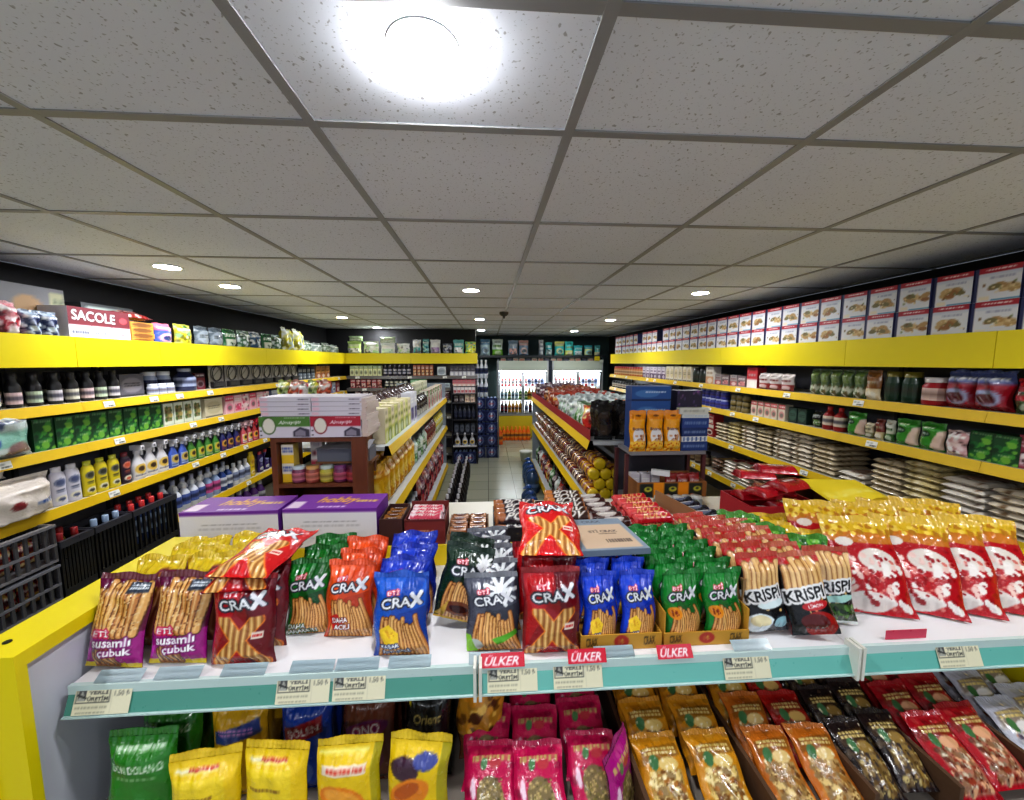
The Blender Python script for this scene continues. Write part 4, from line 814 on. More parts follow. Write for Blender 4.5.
# third shelf
Z3 = .836; G_ = 'bottles on the third shelf of the detergent wall'
t3 = Cv(50, 30, (216, 206, 198), 1.7, 2); t3.ell(.46, .5, .07, .1, (130, 40, 50)); t3.scrib(.78, .42, .26, .14, (60, 90, 150), 3); t3.rect(0, 0, .1, 1, (36, 52, 110)); t3.ell(.3, .95, .3, .08, (236, 226, 214))
put(bag('tissue_pack', .42, .2, .22, t3, (206, 196, 190), 73, 'tissue pack', wr=.8), 'big cream tissue pack on the third detergent shelf beside white bottles', (-2.23, 1.82, Z3), 90)
def flatbottle(name, w, h, col, acc, capc):
    m = M(); m.lathe([(0, 0), (w * .48, 0), (w * .5, h * .04), (w * .46, h * .4), (w * .5, h * .7), (w * .42, h * .84), (w * .3, h * .88)], col, 16, sy=.55)
    c = M(); c.lathe([(w * .3, h * .875), (w * .3, h), (0, h)], capc, 12, sy=.6)
    k = Cv(14, 26, col, .5, 2); k.ell(.5, .72, .36, .14, mixc(acc, (255, 255, 255), .3)); k.ell(.5, .72, .22, .09, acc); k.scrib(.5, .45, .5, .1, mixc(acc, (80, 80, 80), .3), 4, 2); k.ell(.5, .18, .34, .1, (236, 230, 206)); k.ell(.5, .16, .2, .06, acc)
    a = np.linspace(-1.1, 1.1, 14); z = np.linspace(h * .05, h * .8, 26); A, Z = np.meshgrid(a, z)
    rr = np.interp(Z, [0, h * .04, h * .4, h * .7, h * .84], [w * .48, w * .5, w * .46, w * .5, w * .42]) * 1.015
    l = M(); l.grid(np.stack([np.sin(A) * rr, -np.cos(A) * rr * .56, Z], -1), k.get())
    return P(name, m.mesh(name, PLAS), [('cap', c.mesh('cap', PLAS)), ('label', l.mesh('label', CARD))], 'bottle')
row(flatbottle('cleaner_bottle', .075, .2, (214, 212, 226), (80, 90, 130), (226, 224, 232)), [2.075, 2.125 + .02], Z3, XL - .01, 90, 'white flat cleaner bottle between cream tissue pack and yellow bottles', FE, G_)
row(flatbottle('cleaner_bottle', .068, .195, (226, 206, 40), (60, 60, 50), (206, 206, 60)), [2.222, 2.295, 2.368], Z3, XL - .01, 90, 'yellow flat cleaner bottle on the third detergent wall shelf', FE, G_)
row(flatbottle('cleaner_bottle', .068, .19, (50, 30, 54), (206, 90, 60), (120, 40, 50)), [2.445], Z3, XL - .01, 90, 'dark purple cleaner bottle between yellow bottles and white sprays', FE, G_)
row(spray('spray_bottle', .088, .215, (232, 230, 236), (236, 234, 240), (238, 232, 226)), [2.53, 2.62, 2.71], Z3, XL - .01, 90, 'white trigger spray bottle on the third detergent shelf', FE, G_, jr=6)
row(spray('spray_bottle', .078, .2, (74, 104, 196), (226, 226, 236), (150, 170, 220)), [2.8, 2.885], Z3, XL - .01, 90, 'blue trigger spray bottle next to the white sprays', FE, G_, jr=6)
row(spray('spray_bottle', .078, .2, (66, 130, 50), (232, 232, 236), (150, 190, 110)), [2.97, 3.055, 3.14, 3.225], Z3, XL - .01, 90, 'green trigger spray bottle next to the blue sprays', FE, G_, jr=6)
row(spray('spray_bottle', .078, .2, (34, 38, 110), (226, 226, 236), (110, 60, 100)), [3.315, 3.4, 3.49], Z3, XL - .01, 90, 'navy trigger spray bottle next to the green sprays', FE, G_, jr=6)
row(spray('spray_bottle', .078, .2, (206, 90, 100), (230, 190, 196), (236, 210, 210)), [3.58, 3.67], Z3, XL - .01, 90, 'pink trigger spray bottle next to the navy sprays', FE, G_, jr=6)
row(spray('spray_bottle', .078, .2, (186, 26, 50), (220, 60, 80), (220, 120, 130)), [3.755, 3.84, 3.93, 4.02], Z3, XL - .01, 90, 'red trigger spray bottle next to the pink sprays', FE, G_, jr=6)
row(C('carton', .1, .08, .18, (90, 110, 150), (200, 206, 216), 3, 66, 'box'), spread(4.1, 5.9, 14), Z3, XL, 90, 'blue and white box past the red sprays', FE, G_)
# fourth shelf and crates
Z4 = .501; G_ = 'bottles on the fourth shelf of the detergent wall'
row(bottle('softener_bottle', .036, .19, (210, 214, 226), (236, 238, 244), (90, 110, 180)), [2.8, 2.88, 2.96, 3.04], Z4, XL - .02, 90, 'white bottle with blue label on the fourth detergent shelf', FE, G_)
row(bottle('softener_bottle', .036, .19, (150, 170, 206), (236, 238, 244), (206, 90, 150)), [3.12, 3.2], Z4, XL - .02, 90, 'pale blue bottle with pink label on the fourth detergent shelf', FE, G_)
row(bottle('softener_bottle', .036, .19, (40, 70, 140), (216, 220, 230), (210, 214, 226)), [3.28, 3.36], Z4, XL - .02, 90, 'mid blue bottle on the fourth detergent shelf', FE, G_)
row(bottle('softener_bottle', .036, .2, (220, 222, 232), (190, 196, 220), (120, 140, 190)), spread(2.78, 3.5, 8), Z4, XL - .12, 90, 'white bottle in the back row of the fourth detergent shelf', FE, G_)
row(bottle('softener_bottle', .036, .19, (216, 218, 226), (236, 238, 244), (150, 160, 190)), [3.44, 3.52, 3.6], Z4, XL - .02, 90, 'white bottle beside the yellow bottle, fourth detergent shelf', FE, G_)
row(flatbottle('softener_bottle', .09, .23, (226, 196, 30), (200, 150, 20), (220, 190, 30)), [3.69], Z4, XL - .02, 90, 'bright yellow bottle on the fourth detergent shelf', FE, G_)
row(flatbottle('softener_bottle', .08, .2, (60, 40, 110), (150, 160, 206), (190, 60, 70)), spread(3.78, 4.7, 9), Z4, XL - .02, 90, 'violet bottle past the bright yellow bottle', FE, G_)
row(bottle('floor_bottle', .045, .26, (110, 60, 150), (206, 206, 216), (216, 216, 226)), spread(2.76, 3.9, 11), .151, XL - .05, 90, 'violet bottle on the bottom detergent shelf', FE, 'bottles on the bottom detergent shelf')
# black crates in front of the detergent wall
def crate(lab, y0, y1, z0, z1, x0, x1, col, group, ribs=5, bands=(.0, .42, .93), nm='plastic_crate', side=True):
    e = empty(nm, lab, 'crate', ((x0 + x1) / 2, (y0 + y1) / 2, z0), group); X = (x1 - x0) / 2; Y = (y1 - y0) / 2; H = z1 - z0
    m = M(); m.box(-X, X, -Y, Y, 0, .012, col); part('base', m, PLAS, e)
    dk = mixc(col, (0, 0, 0), .35)
    for nm2, (a0, a1, b0, b1) in (('front_wall', (X - .01, X, -Y, Y)), ('back_wall', (-X, -X + .01, -Y, Y)), ('side_wall', (-X + .0101, X - .0101, -Y, -Y + .01)), ('side_wall', (-X + .0101, X - .0101, Y - .01, Y))):
        m = M()
        m.box(a0, a1, b0, b1, .012, H * .07, col)
        for bz in bands[1:]: m.box(a0 - (.004 if bz > .9 else 0), a1 + (.006 if bz > .9 else 0.001), b0, b1, H * bz, H * min(1, bz + .07), mixc(col, (150, 150, 160), .25) if bz > .9 else col)
        L0, L1 = (b0, b1) if b1 - b0 > a1 - a0 else (a0, a1)
        for k in range(ribs + 1):
            q = L0 + (L1 - L0 - .012) * k / ribs
            if b1 - b0 > a1 - a0: m.box(a0, a1, q, q + .012, H * .07, H * .95, dk)
            else: m.box(q, q + .012, b0, b1, H * .07, H * .95, dk)
        part(nm2, m, PLAS, e)
    return e
GCR = 'black slatted crates below the detergent shelf'
for k, (a, c, t) in enumerate(((1.945, 2.105, 'frontmost'), (2.115, 2.325, 'middle'), (2.335, 2.655, 'farthest in'))):
    crate('black slatted plastic crate below the yellow cleaner bottles, %s of three' % t, a, c, .2, .69, -2.3, -2.12, (30, 30, 36), GCR, 9)
    crate('black slatted plastic crate on the floor under the %s black crate' % t, a, c, .0, .199, -2.3, -2.12, (30, 30, 36), 'black crates on the floor', 4, (.0, .9))
cb = [bottle('crate_bottle', .03, .25, c, k, l, neck=.4) for c, k, l in (((120, 110, 50), (150, 40, 44), (200, 180, 80)), ((60, 80, 130), (206, 60, 60), (170, 190, 220)), ((60, 70, 90), (150, 170, 196), (190, 200, 214)))]
row(cb[0], [1.985, 2.06], .47, -2.165, 90, 'olive bottle in the frontmost black crate', FE, 'bottles in the black crates')
row(cb[0], [1.985, 2.06], .47, -2.24, 90, 'olive bottle in the back of the frontmost black crate', FE, 'bottles in the black crates')
row(cb[2], [2.16, 2.22, 2.28], .47, -2.165, 90, 'blue-grey bottle in the middle black crate', FE, 'bottles in the black crates')
row(cb[1], [2.38, 2.45, 2.52, 2.59], .47, -2.165, 90, 'blue bottle with red cap in the farthest black crate', FE, 'bottles in the black crates')
row(cb[1], [2.38, 2.45, 2.52, 2.59], .47, -2.24, 90, 'blue bottle with red cap at the back of the farthest black crate', FE, 'bottles in the black crates')
for nm_, z in (('black crate', .455),):
    for a, c, t in ((1.97, 2.08, 'frontmost'), (2.14, 2.3, 'middle'), (2.36, 2.63, 'farthest')):
        m = M(); m.box(-.062, .062, -(c - a) / 2, (c - a) / 2, 0, .25, (40, 40, 44)); put(P('crate_insert', m.mesh('crate_insert', CARD)), 'dark cardboard insert standing in the %s black crate' % t, (-2.2, (a + c) / 2, .2125), cat='cardboard insert')
crate('grey translucent crate of red packets in front of the black crates, upper one', 1.62, 1.935, .6, .79, -2.3, -2.12, (126, 124, 130), 'grey crates', 8)
crate('grey translucent crate of red packets in front of the black crates, lower one', 1.62, 1.935, .4, .585, -2.3, -2.12, (116, 116, 124), 'grey crates', 8)
crate('grey translucent crate on the floor beneath the two grey crates', 1.62, 1.935, .2, .385, -2.3, -2.12, (106, 106, 116), 'grey crates', 5)
rp = soft('red_packet', .052, .12, .04, (150, 30, 40), (220, 180, 90), 4, 74, 'packet')
for z, t in ((.615, 'upper'), (.415, 'lower')): row(rp, [1.67, 1.73, 1.79, 1.85, 1.9], z, -2.2, 90, 'red packet in the %s grey crate' % t, FE, 'red packets in the grey crates')

# ================================================================== goods on the rice wall (x = 2.2, facing -x)
XR = 2.225
bx = Cv(26, 24, (222, 222, 224), 1.1, 2); bx.rect(0, .82, 1, 1, (176, 40, 56)); bx.rect(0, 0, .1, 1, (40, 44, 90)); bx.ell(.58, .36, .34, .2, (176, 140, 90)); bx.ell(.56, .42, .26, .12, (206, 176, 126)); bx.ell(.7, .28, .16, .1, (110, 120, 70)); bx.rect(.14, .05, .36, .16, (226, 214, 190)); bx.scrib(.55, .91, .6, .08, (240, 220, 220), 3); bx.rect(.4, .02, 1, .08, (90, 150, 180))
def bxv(seed):
    c = Cv(30, 28, (218, 218, 222), 1.1, 2); r = random.Random(seed); c.rect(0, .82, 1, 1, (170, 36, 54)); c.rect(0, 0, .1, 1, (40, 44, 90)); c.rect(.1, .74, 1, .82, (200, 204, 216))
    for k in range(9): c.ell(.3 + .6 * r.random(), .3 + .2 * r.random(), .14, .08, r.choice([(176, 140, 90), (206, 176, 126), (150, 104, 60), (120, 110, 70), (190, 160, 110)]), r.uniform(-.4, .4))
    c.speck(14, [(226, 206, 160), (110, 76, 40), (120, 130, 80)], .015, .04, seed, (.2, .22, .92, .56)); c.rect(.14, .05, .36, .16, (226, 214, 190)); c.scrib(.55, .91, .6, .08, (240, 220, 220), seed); c.scrib(.6, .68, .5, .05, (120, 126, 160), seed + 1); c.rect(.4, .02, 1, .08, (90, 150, 180)); return c
BX = [carton('cake_mix_box', .158, .11, .148, bxv(s_), (216, 214, 218), None, 'box', side=(60, 64, 110)) for s_ in (3, 8, 14, 21)]
ysb = [.92 + .1655 * k for k in range(35)]
row(BX, ysb, ZT, 2.235, -90, 'red-topped white box, lower layer above the rice wall fascia', FE, 'white boxes above the rice wall', jr=.7)
up = [y for i, y in enumerate(ysb) if i not in (24, 28)]
row(BX, up, ZT + .149, 2.237, -90, 'red-topped white box, upper layer above the rice wall fascia', FE, 'white boxes above the rice wall', jr=1.2)
G_ = 'goods on the top shelf of the rice wall'
row([soft('soft_pack', .13, .17, .08, (150, 20, 34), (200, 190, 180), 4, 81, 'bag', wr=1.8), soft('soft_pack', .13, .15, .08, (170, 30, 40), (60, 90, 50), 3, 82, 'bag', wr=1.8)], [1.0, 1.14, 1.28, 1.42], Z1, XR + .03, -90, 'dark red bag at the front of the top rice wall shelf', FE, G_)
row([soft('soft_pack', .13, .18, .1, (150, 24, 40), (90, 100, 150), 0, 83, 'bag', wr=2)], [1.56, 1.67], Z1, XR + .04, -90, 'glossy red round bag on the top rice wall shelf', FE, G_)
rb_ = jar('round_jar', .055, .14, (160, 24, 36), (196, 190, 190), (226, 200, 190)); row(rb_, [1.79], Z1, XR + .05, -90, 'red round jar beside the dark green tins', FE, G_)
def tin(r, h, col, lid, lab): 
    return jar('tin', r, h, col, lid, lab, 'tin')
row(tin(.042, .165, (20, 52, 34), (120, 110, 40), (24, 60, 40)), [1.895, 1.985], Z1, XR + .04, -90, 'dark green tin with gold lid on the top rice shelf', FE, G_)
row(soft('soft_pack', .085, .17, .06, (130, 84, 40), (220, 200, 160), 3, 84, 'bag'), [2.075], Z1, XR + .02, -90, 'brown bag beside the green-fronted clear bags', FE, G_)
cg = Cv(18, 24, (70, 92, 50), .6, 2); cg.speck(30, [(196, 200, 180), (110, 100, 60), (226, 222, 206)], .04, .09, 6, (0, 0, 1, .45)); cg.rect(.1, .55, .9, .9, (90, 110, 50))
row(bag('soft_pack', .075, .17, .055, cg, (80, 84, 60), 85, 'bag'), [2.155, 2.235, 2.315, 2.395, 2.475], Z1, XR + .02, -90, 'green-topped clear bag on the top rice wall shelf', FE, G_)
row(soft('soft_pack', .12, .13, .06, (196, 186, 182), (150, 60, 60), 3, 86, 'pack'), [2.72, 2.84, 2.96], Z1, XR + .02, -90, 'white pack with reddish base on the top rice wall shelf', FE, G_)
row(C('carton', .12, .08, .17, (176, 40, 50), (230, 220, 216), 3, 87, 'box'), [3.1], Z1, XR + .01, -90, 'tall red and white box on the top rice wall shelf', FE, G_)
row([C('carton', .1, .08, .09, (120, 100, 104), (190, 120, 120), 1, 88, 'box'), C('carton', .1, .08, .1, (150, 140, 140), (170, 90, 90), 3, 89, 'box')], [3.24, 3.36, 3.48, 3.6], Z1, XR + .02, -90, 'low grey-pink box on the top rice wall shelf', FE, G_)
row(C('carton', .13, .08, .17, (216, 210, 200), (200, 150, 110), 3, 90, 'box'), [3.73], Z1, XR + .01, -90, 'tall white box beside black jars on the top rice shelf', FE, G_)
row(jar('jar', .05, .15, (26, 34, 28), (30, 30, 30), (40, 56, 44)), [3.88, 4.0], Z1, XR + .05, -90, 'black jar on the top rice wall shelf', FE, G_)
row(C('carton', .085, .08, .165, (222, 214, 196), (206, 190, 150), 2, 91, 'box'), [4.1 + .1 * k for k in range(6)], Z1, XR, -90, 'slim cream box on the top rice wall shelf', FE, G_)
row(C('carton', .1, .08, .15, (206, 196, 206), (70, 40, 80), 3, 92, 'box'), [4.72 + .12 * k for k in range(6)], Z1, XR, -90, 'white and purple box on the top rice wall shelf', FE, G_)
row(jar('jar', .045, .14, (190, 110, 50), (170, 40, 40), (216, 180, 130)), [5.48 + .1 * k for k in range(12)], Z1, XR + .04, -90, 'orange jar with red lid on the top rice shelf', FE, G_)
G_ = 'goods on the second shelf of the rice wall'
row([C('carton', .05, .07, .14, (110, 120, 190), (206, 120, 170), 1, 93, 'box'), C('carton', .09, .07, .14, (150, 60, 80), (220, 200, 210), 1, 94, 'box')], [1.1, 1.2, 1.3, 1.395], Z2, XR, -90, 'blue-violet or rose box at the front of the second rice shelf', FE, G_)
row(carton('leaf_carton', .085, .08, .13, gl_, (14, 64, 32)), [1.475, 1.56], Z2, XR, -90, 'green leaf carton on the second rice wall shelf', FE, G_)
gw = Cv(22, 24, (60, 140, 50), .85, 2); gw.poly([(.55, 0), (1, .1), (1, .8), (.8, .75)], (222, 196, 180)); gw.ell(.3, .62, .26, .12, (24, 60, 40)); gw.scrib(.3, .62, .4, .07, (226, 230, 220), 3); gw.scrib(.4, .85, .5, .07, (226, 236, 206), 4)
row(soft('soft_pack', .085, .12, .05, (196, 150, 150), (210, 206, 206), 4, 95, 'pack'), [1.65], Z2, XR + .01, -90, 'pale pink pack between green cartons and green-white packs', FE, G_)
GWP = bag('soft_pack', .11, .14, .06, gw, (50, 120, 44), 96, 'pack')
row(GWP, [1.76, 1.875], Z2, XR + .02, -90, 'bright green and white pack on the second rice shelf', FE, G_)
row([soft('soft_pack', .05, .12, .04, (206, 206, 190), (60, 110, 50), 3, 97, 'pack'), soft('soft_pack', .05, .12, .04, (120, 50, 40), (206, 190, 150), 3, 98, 'pack'), soft('soft_pack', .05, .09, .04, (190, 180, 150), (120, 120, 90), 3, 99, 'pack')], [1.965, 2.02, 2.075], Z2, XR + .02, -90, 'small pale or brown packet between the green-white packs', FE, G_)
row(GWP, [2.16], Z2, XR + .02, -90, 'lone green and white pack beside the red bottle', FE, G_)
row(bottle('bottle', .035, .15, (150, 30, 34), (190, 40, 40), (216, 200, 180)), [2.28, 2.36], Z2, XR + .03, -90, 'red bottle on the second rice wall shelf', FE, G_)
row(soft('soft_pack', .07, .11, .05, (36, 40, 36), (90, 120, 70), 1, 100, 'pack'), [2.45], Z2, XR + .03, -90, 'dark pack beside the red bottles', FE, G_)
row(C('carton', .075, .07, .11, (30, 52, 44), (60, 90, 76), 2, 101, 'box'), [2.56, 2.64], Z2, XR + .01, -90, 'dark green low box on the second rice wall shelf', FE, G_)
row(C('sachet_box', .07, .06, .12, (206, 196, 176), (176, 70, 70), 0, 102, 'box'), [2.735 + .078 * k for k in range(5)], Z2, XR, -90, 'cream sachet box with red top on the second rice shelf', FE, G_, jr=4)
for k, t in enumerate(('lowest', 'middle', 'top')): row(tin(.036, .05, (120, 104, 60), (60, 56, 40), None), [3.17, 3.25, 3.33], Z2 + .051 * k, XR + .03, -90, 'tan tin in the %s layer of tins on the second rice shelf' % t, FE, G_)
for k, t in enumerate(('lower', 'upper')): row(tin(.04, .085, (50, 56, 140), (150, 156, 190), (60, 66, 160)), [3.47 + .09 * q for q in range(5)], Z2 + .0865 * k, XR + .03, -90, 'blue tin in the %s layer on the second rice shelf' % t, FE, G_)
row(jar('jar', .042, .12, (34, 28, 28), (30, 28, 28), (226, 220, 206)), spread(4.0, 6.7, 22), Z2, XR + .03, -90, 'black jar with white label on the second rice shelf', FE, G_)
# rice bags
def flatbag(base, acc, W=.165, Dp=.26, T=.0315, seed=1):
    r = random.Random(seed); c = Cv(18, 22, base, .7, 2); c.rect(.2, .2, .8, .8, acc); c.speck(20, [mixc(base, (255, 255, 255), .3), mixc(acc, (60, 40, 20), .4)], .03, .06, seed)
    k = c.get(); ny, nx = k.shape[:2]; u, v = np.meshgrid(np.linspace(-1, 1, nx), np.linspace(-1, 1, ny)); pr = (np.clip(1 - np.abs(u) ** 4, 0, 1) * np.clip(1 - np.abs(v) ** 6, 0, 1)) ** .22
    m = M(); m.grid(np.stack([u * W / 2, (v + 1) * Dp / 2, T * (.5 + .5 * pr) * (1 + .05 * np.sin(u * 5 + v * 4 + seed))], -1), k); m.grid(np.stack([u * W / 2, (v + 1) * Dp / 2, T * (.5 - .5 * pr)], -1)[:, ::-1], k * .7)
    return P('rice_bag', m.mesh('rice_bag', FOIL), (), 'rice bag')
FB = [flatbag((206, 190, 160), (150, 126, 84), seed=3), flatbag((222, 210, 190), (150, 120, 90), seed=4), flatbag((210, 192, 140), (220, 206, 150), seed=5), flatbag((224, 216, 204), (196, 160, 140), seed=6)]
stacks = [(1.06, 7, 3), (1.25, 6, 1), (1.43, 6, 1), (1.605, 6, 3), (1.78, 7, 2), (1.955, 6, 0), (2.16, 2, 3), (2.355, 6, 0), (2.54, 7, 1), (2.72, 7, 1), (2.91, 6, 0), (3.1, 6, 1), (3.29, 6, 2), (3.48, 5, 0)]
for i, (y, n, kd) in enumerate(stacks):
    for k in range(n): put(FB[kd], 'flat rice bag, %s up in the %s stack from the front of the third rice shelf' % (ORD[k], ORD[i]), (XR + rnd.uniform(-.006, .006), y + rnd.uniform(-.004, .004), Z3 + .0325 * k), -90 + rnd.uniform(-1.5, 1.5), group='stacked flat bags on the rice wall')
row(C('carton', .13, .1, .12, (150, 40, 44), (220, 206, 190), 0, 103, 'box'), [3.66], Z3, XR, -90, 'red box at the end of the rice stacks, lower', FE, 'goods on the third rice shelf')
row(C('carton', .13, .1, .1, (160, 44, 50), (220, 206, 190), 1, 104, 'box'), [3.66], Z3 + .121, XR, -90, 'red box at the end of the rice stacks, upper', FE, 'goods on the third rice shelf')
row([soft('soft_pack', .12, .17, .06, (120, 90, 60), (200, 180, 140), 3, 105, 'bag'), soft('soft_pack', .12, .17, .06, (150, 50, 50), (220, 206, 180), 3, 106, 'bag')], spread(3.85, 6.6, 20), Z3, XR + .03, -90, 'brown or red bag past the rice stacks on the third shelf', FE, 'goods on the third rice shelf')
FR = [flatbag((216, 206, 190), (176, 40, 44), seed=7), flatbag((120, 90, 70), (200, 170, 110), seed=8)]
for i, (y, n, kd) in enumerate(((2.35, 5, 1), (2.55, 5, 0), (2.74, 5, 0), (2.93, 5, 1), (3.12, 6, 0), (3.32, 5, 0), (3.52, 4, 1))):
    for k in range(n): put(FR[kd], 'flat %s bag, %s up in the %s stack of the fourth rice shelf' % (('white and red', 'brown')[kd], ORD[k], ORD[i]), (XR + rnd.uniform(-.01, .01), y + rnd.uniform(-.008, .008), Z4 + .0325 * k), -90 + rnd.uniform(-4, 4), group='stacked bags on the fourth rice shelf', name='pulse_bag', cat='pulse bag')
row([jar('jar', .045, .15, (60, 40, 36), (40, 36, 36), (150, 130, 100))], spread(3.7, 6.6, 24), Z4, XR + .04, -90, 'dark brown jar on the fourth rice wall shelf', FE, 'dark jars on the fourth rice shelf')
# ================================================================== aisle gondolas
def gondola(lab, x0, x1, y0, y1, faces, zs, redstrip=False):
    """faces: which side faces the aisle (+1 or -1)"""
    L = y1 - y0; W = (x1 - x0) / 2; e = empty('gondola_shelf', lab, 'shelving', ((x0 + x1) / 2, y0, 0))
    m = M(); m.box(-.015, .015, .01, L - .01, .1, 1.3 if not redstrip else 1.04, (150, 152, 158)); part('centre_panel', m, PAINT, e)
    m = M(); m.box(-W + .02, W - .02, .01, L - .01, 0, .1, (70, 70, 74)); part('base', m, PAINT, e)
    m = M(); m.box(-W + .01, W - .01, L - .012, L + .004, .1, 1.28 if not redstrip else 1.1, (140, 148, 156)); part('end_panel', m, PAINT, e)
    for z in zs:
        for s_ in (-1, 1):
            m = M(); a = s_ * .016; c = s_ * W; m.box(min(a, c), max(a, c), .002, L - .014, z - .024, z, (200, 204, 206)); sh = part('shelf', m, PAINT, e)
            m = M(); o = c + s_ * .001
            V = [(o, 0, z + .004), (o, L - .014, z + .004), (o + s_ * .018, L - .014, z - .052), (o + s_ * .018, 0, z - .052), (o, 0, z - .052), (o, L - .014, z - .052)]
            m.add(V, [(0, 1, 2, 3), (0, 3, 4), (1, 5, 2), (3, 2, 5, 4)], lin(RAIL)); rl = part('price_rail', m, PAINT, sh)
            m = M(); m.add([(o, -.0012, z + .006), (o + s_ * .018, -.0012, z - .054), (o - s_ * .03, -.0012, z - .054), (o - s_ * .02, -.0012, z + .006)], [(0, 1, 2, 3), (3, 2, 1, 0)], lin((24, 24, 24))); part('rail_end_cap', m, PLAS, sh)
            if redstrip and z > 1 and s_ == faces:
                m = M(); m.box(min(o, o - s_ * .004), max(o, o - s_ * .004), 0, L - .02, z + .006, z + .075, (150, 30, 36)); part('red_edge_board', m, CARD, e)
    return e
GZ = [1.07, .67, .115]
gondola('gondola of pasta and boxes with yellow rails along the cream tiled aisle', -1.3, -.6, 2.3, 5.5, 1, GZ)
gondola('gondola of snack bags with red edge board across the aisle from the pasta', .65, 1.33, 2.37, 5.6, -1, [1.07, .67, .13], True)
# --- pasta side
AE = 'from the cabinet end'; G_ = 'boxes on the top shelf of the pasta gondola'; XG = -.64
tall = [C('tall_box', .085, .075, .22, (222, 212, 180), (190, 196, 90), 3, 110, 'box'), C('tall_box', .085, .075, .21, (206, 206, 130), (120, 140, 60), 3, 111, 'box')]
row(tall, [2.42 + .088 * k for k in range(9)], 1.0705, XG, 90, 'tall cream and lime box, outer row on the pasta gondola', AE, G_)
row(tall, [2.42 + .088 * k for k in range(9)], 1.0705, XG - .09, 90, 'tall cream and lime box, inner row on the pasta gondola', AE, G_)
row(C('tall_box', .12, .08, .25, (206, 206, 216), (60, 40, 120), 1, 112, 'box'), [3.26, 3.39], 1.0705, XG, 90, 'white and violet tall box on the pasta gondola', AE, G_)
row(soft('soft_pack', .1, .2, .07, (40, 36, 40), (160, 160, 150), 3, 113, 'bag'), [3.52 + .11 * k for k in range(5)], 1.0705, XG - .02, 90, 'black bag with pale base on the pasta gondola top', AE, G_)
row([C('tall_box', .1, .08, .2, (206, 206, 190), (90, 130, 60), 0, 114, 'box'), C('tall_box', .1, .08, .2, (180, 150, 140), (190, 60, 70), 1, 115, 'box')], [4.1 + .11 * k for k in range(12)], 1.0705, XG, 90, 'white and green or reddish box, outer far run of the pasta gondola', AE, G_)
row(soft('soft_pack', .12, .29, .09, (60, 34, 34), (110, 80, 70), 1, 116, 'bag', wr=1.6), [2.9 + .125 * k for k in range(11)], 1.0705, -.84, 90, 'tall dark brown bag behind the cream boxes', AE, G_)
row(C('tall_box', .12, .09, .26, (206, 206, 180), (120, 150, 80), 3, 117, 'box'), [4.32 + .13 * k for k in range(8)], 1.0705, -.83, 90, 'pale green box in the back row of the pasta gondola', AE, G_)
ps = Cv(18, 30, (220, 170, 30), .55, 2); ps.ell(.5, .4, .36, .22, (236, 196, 70)); ps.rect(0, .72, 1, .9, (206, 140, 20)); ps.scrib(.5, .8, .7, .08, (250, 226, 160), 3); ps.speck(24, [(240, 206, 90), (190, 130, 20)], .04, .08, 3, (.1, .1, .9, .6))
PSB = bag('pasta_bag', .13, .29, .07, ps, (200, 150, 24), 118, 'pasta bag', wr=1.3); G_ = 'bags on the middle shelf of the pasta gondola'
row(PSB, [2.4 + .135 * k for k in range(7)], .6705, -.66, 90, 'yellow pasta bag, outer row of the middle shelf', AE, G_)
row(PSB, [2.4 + .135 * k for k in range(7)], .6705, -.78, 90, 'yellow pasta bag, inner row of the middle shelf', AE, G_)
put(PSB, 'yellow pasta bag facing the cabinet at the shelf end, inner', (-.86, 2.33, .6705), 0, group=G_)
put(PSB, 'yellow pasta bag facing the cabinet at the shelf end, outer', (-.7, 2.32, .6705), 8, group=G_)
row([soft('soft_pack', .12, .22, .06, (190, 206, 190), (60, 130, 50), 1, 119, 'bag', wr=1.5), soft('soft_pack', .12, .2, .06, (70, 110, 60), (210, 216, 220), 1, 120, 'bag', wr=1.5)], [3.4 + .13 * k for k in range(5)], .6705, -.66, 90, 'green and white bag past the pasta bags', AE, G_)
row(soft('soft_pack', .12, .24, .06, (120, 40, 44), (190, 150, 120), 3, 121, 'bag', wr=1.5), [4.06 + .125 * k for k in range(5)], .6705, -.66, 90, 'dark red bag on the middle pasta shelf', AE, G_)
row(soft('soft_pack', .12, .24, .06, (214, 196, 60), (180, 190, 150), 1, 122, 'bag', wr=1.5), [4.7 + .125 * k for k in range(6)], .6705, -.66, 90, 'yellow and lime bag at the far end of the middle pasta shelf', AE, G_)
G_ = 'goods on the bottom shelf of the pasta gondola'
dkb = bottle('dark_bottle', .04, .3, (34, 22, 26), (206, 210, 220), (60, 70, 110), neck=.35)
row(dkb, [2.4 + .09 * k for k in range(12)], .1155, -.66, 90, 'dark bottle with white cap on the bottom pasta shelf', AE, G_)
row(dkb, [2.4 + .09 * k for k in range(12)], .1155, -.76, 90, 'dark bottle with white cap, inner row on the bottom pasta shelf', AE, G_)
row([soft('soft_pack', .15, .4, .08, (130, 30, 50), (206, 120, 110), 4, 123, 'bag', wr=1.4), soft('soft_pack', .15, .38, .08, (110, 40, 70), (190, 70, 70), 1, 124, 'bag', wr=1.4)], [3.55 + .16 * k for k in range(12)], .1155, -.67, 90, 'tall crimson bag on the bottom pasta shelf', AE, G_)
fb = bottle('cola_bottle', .046, .3, (24, 18, 20), (206, 206, 212), (40, 36, 44), n=12, neck=.26)
for k, x in enumerate((-.40, -.295)): row(fb, [3.3 + .165 * q for q in range(12)], 0.0005, x, 90, 'dark floor bottle with white cap, %s' % ('line along the pasta shelf', 'line along the open aisle')[k], AE, 'dark bottles standing on the aisle floor', jr=9)
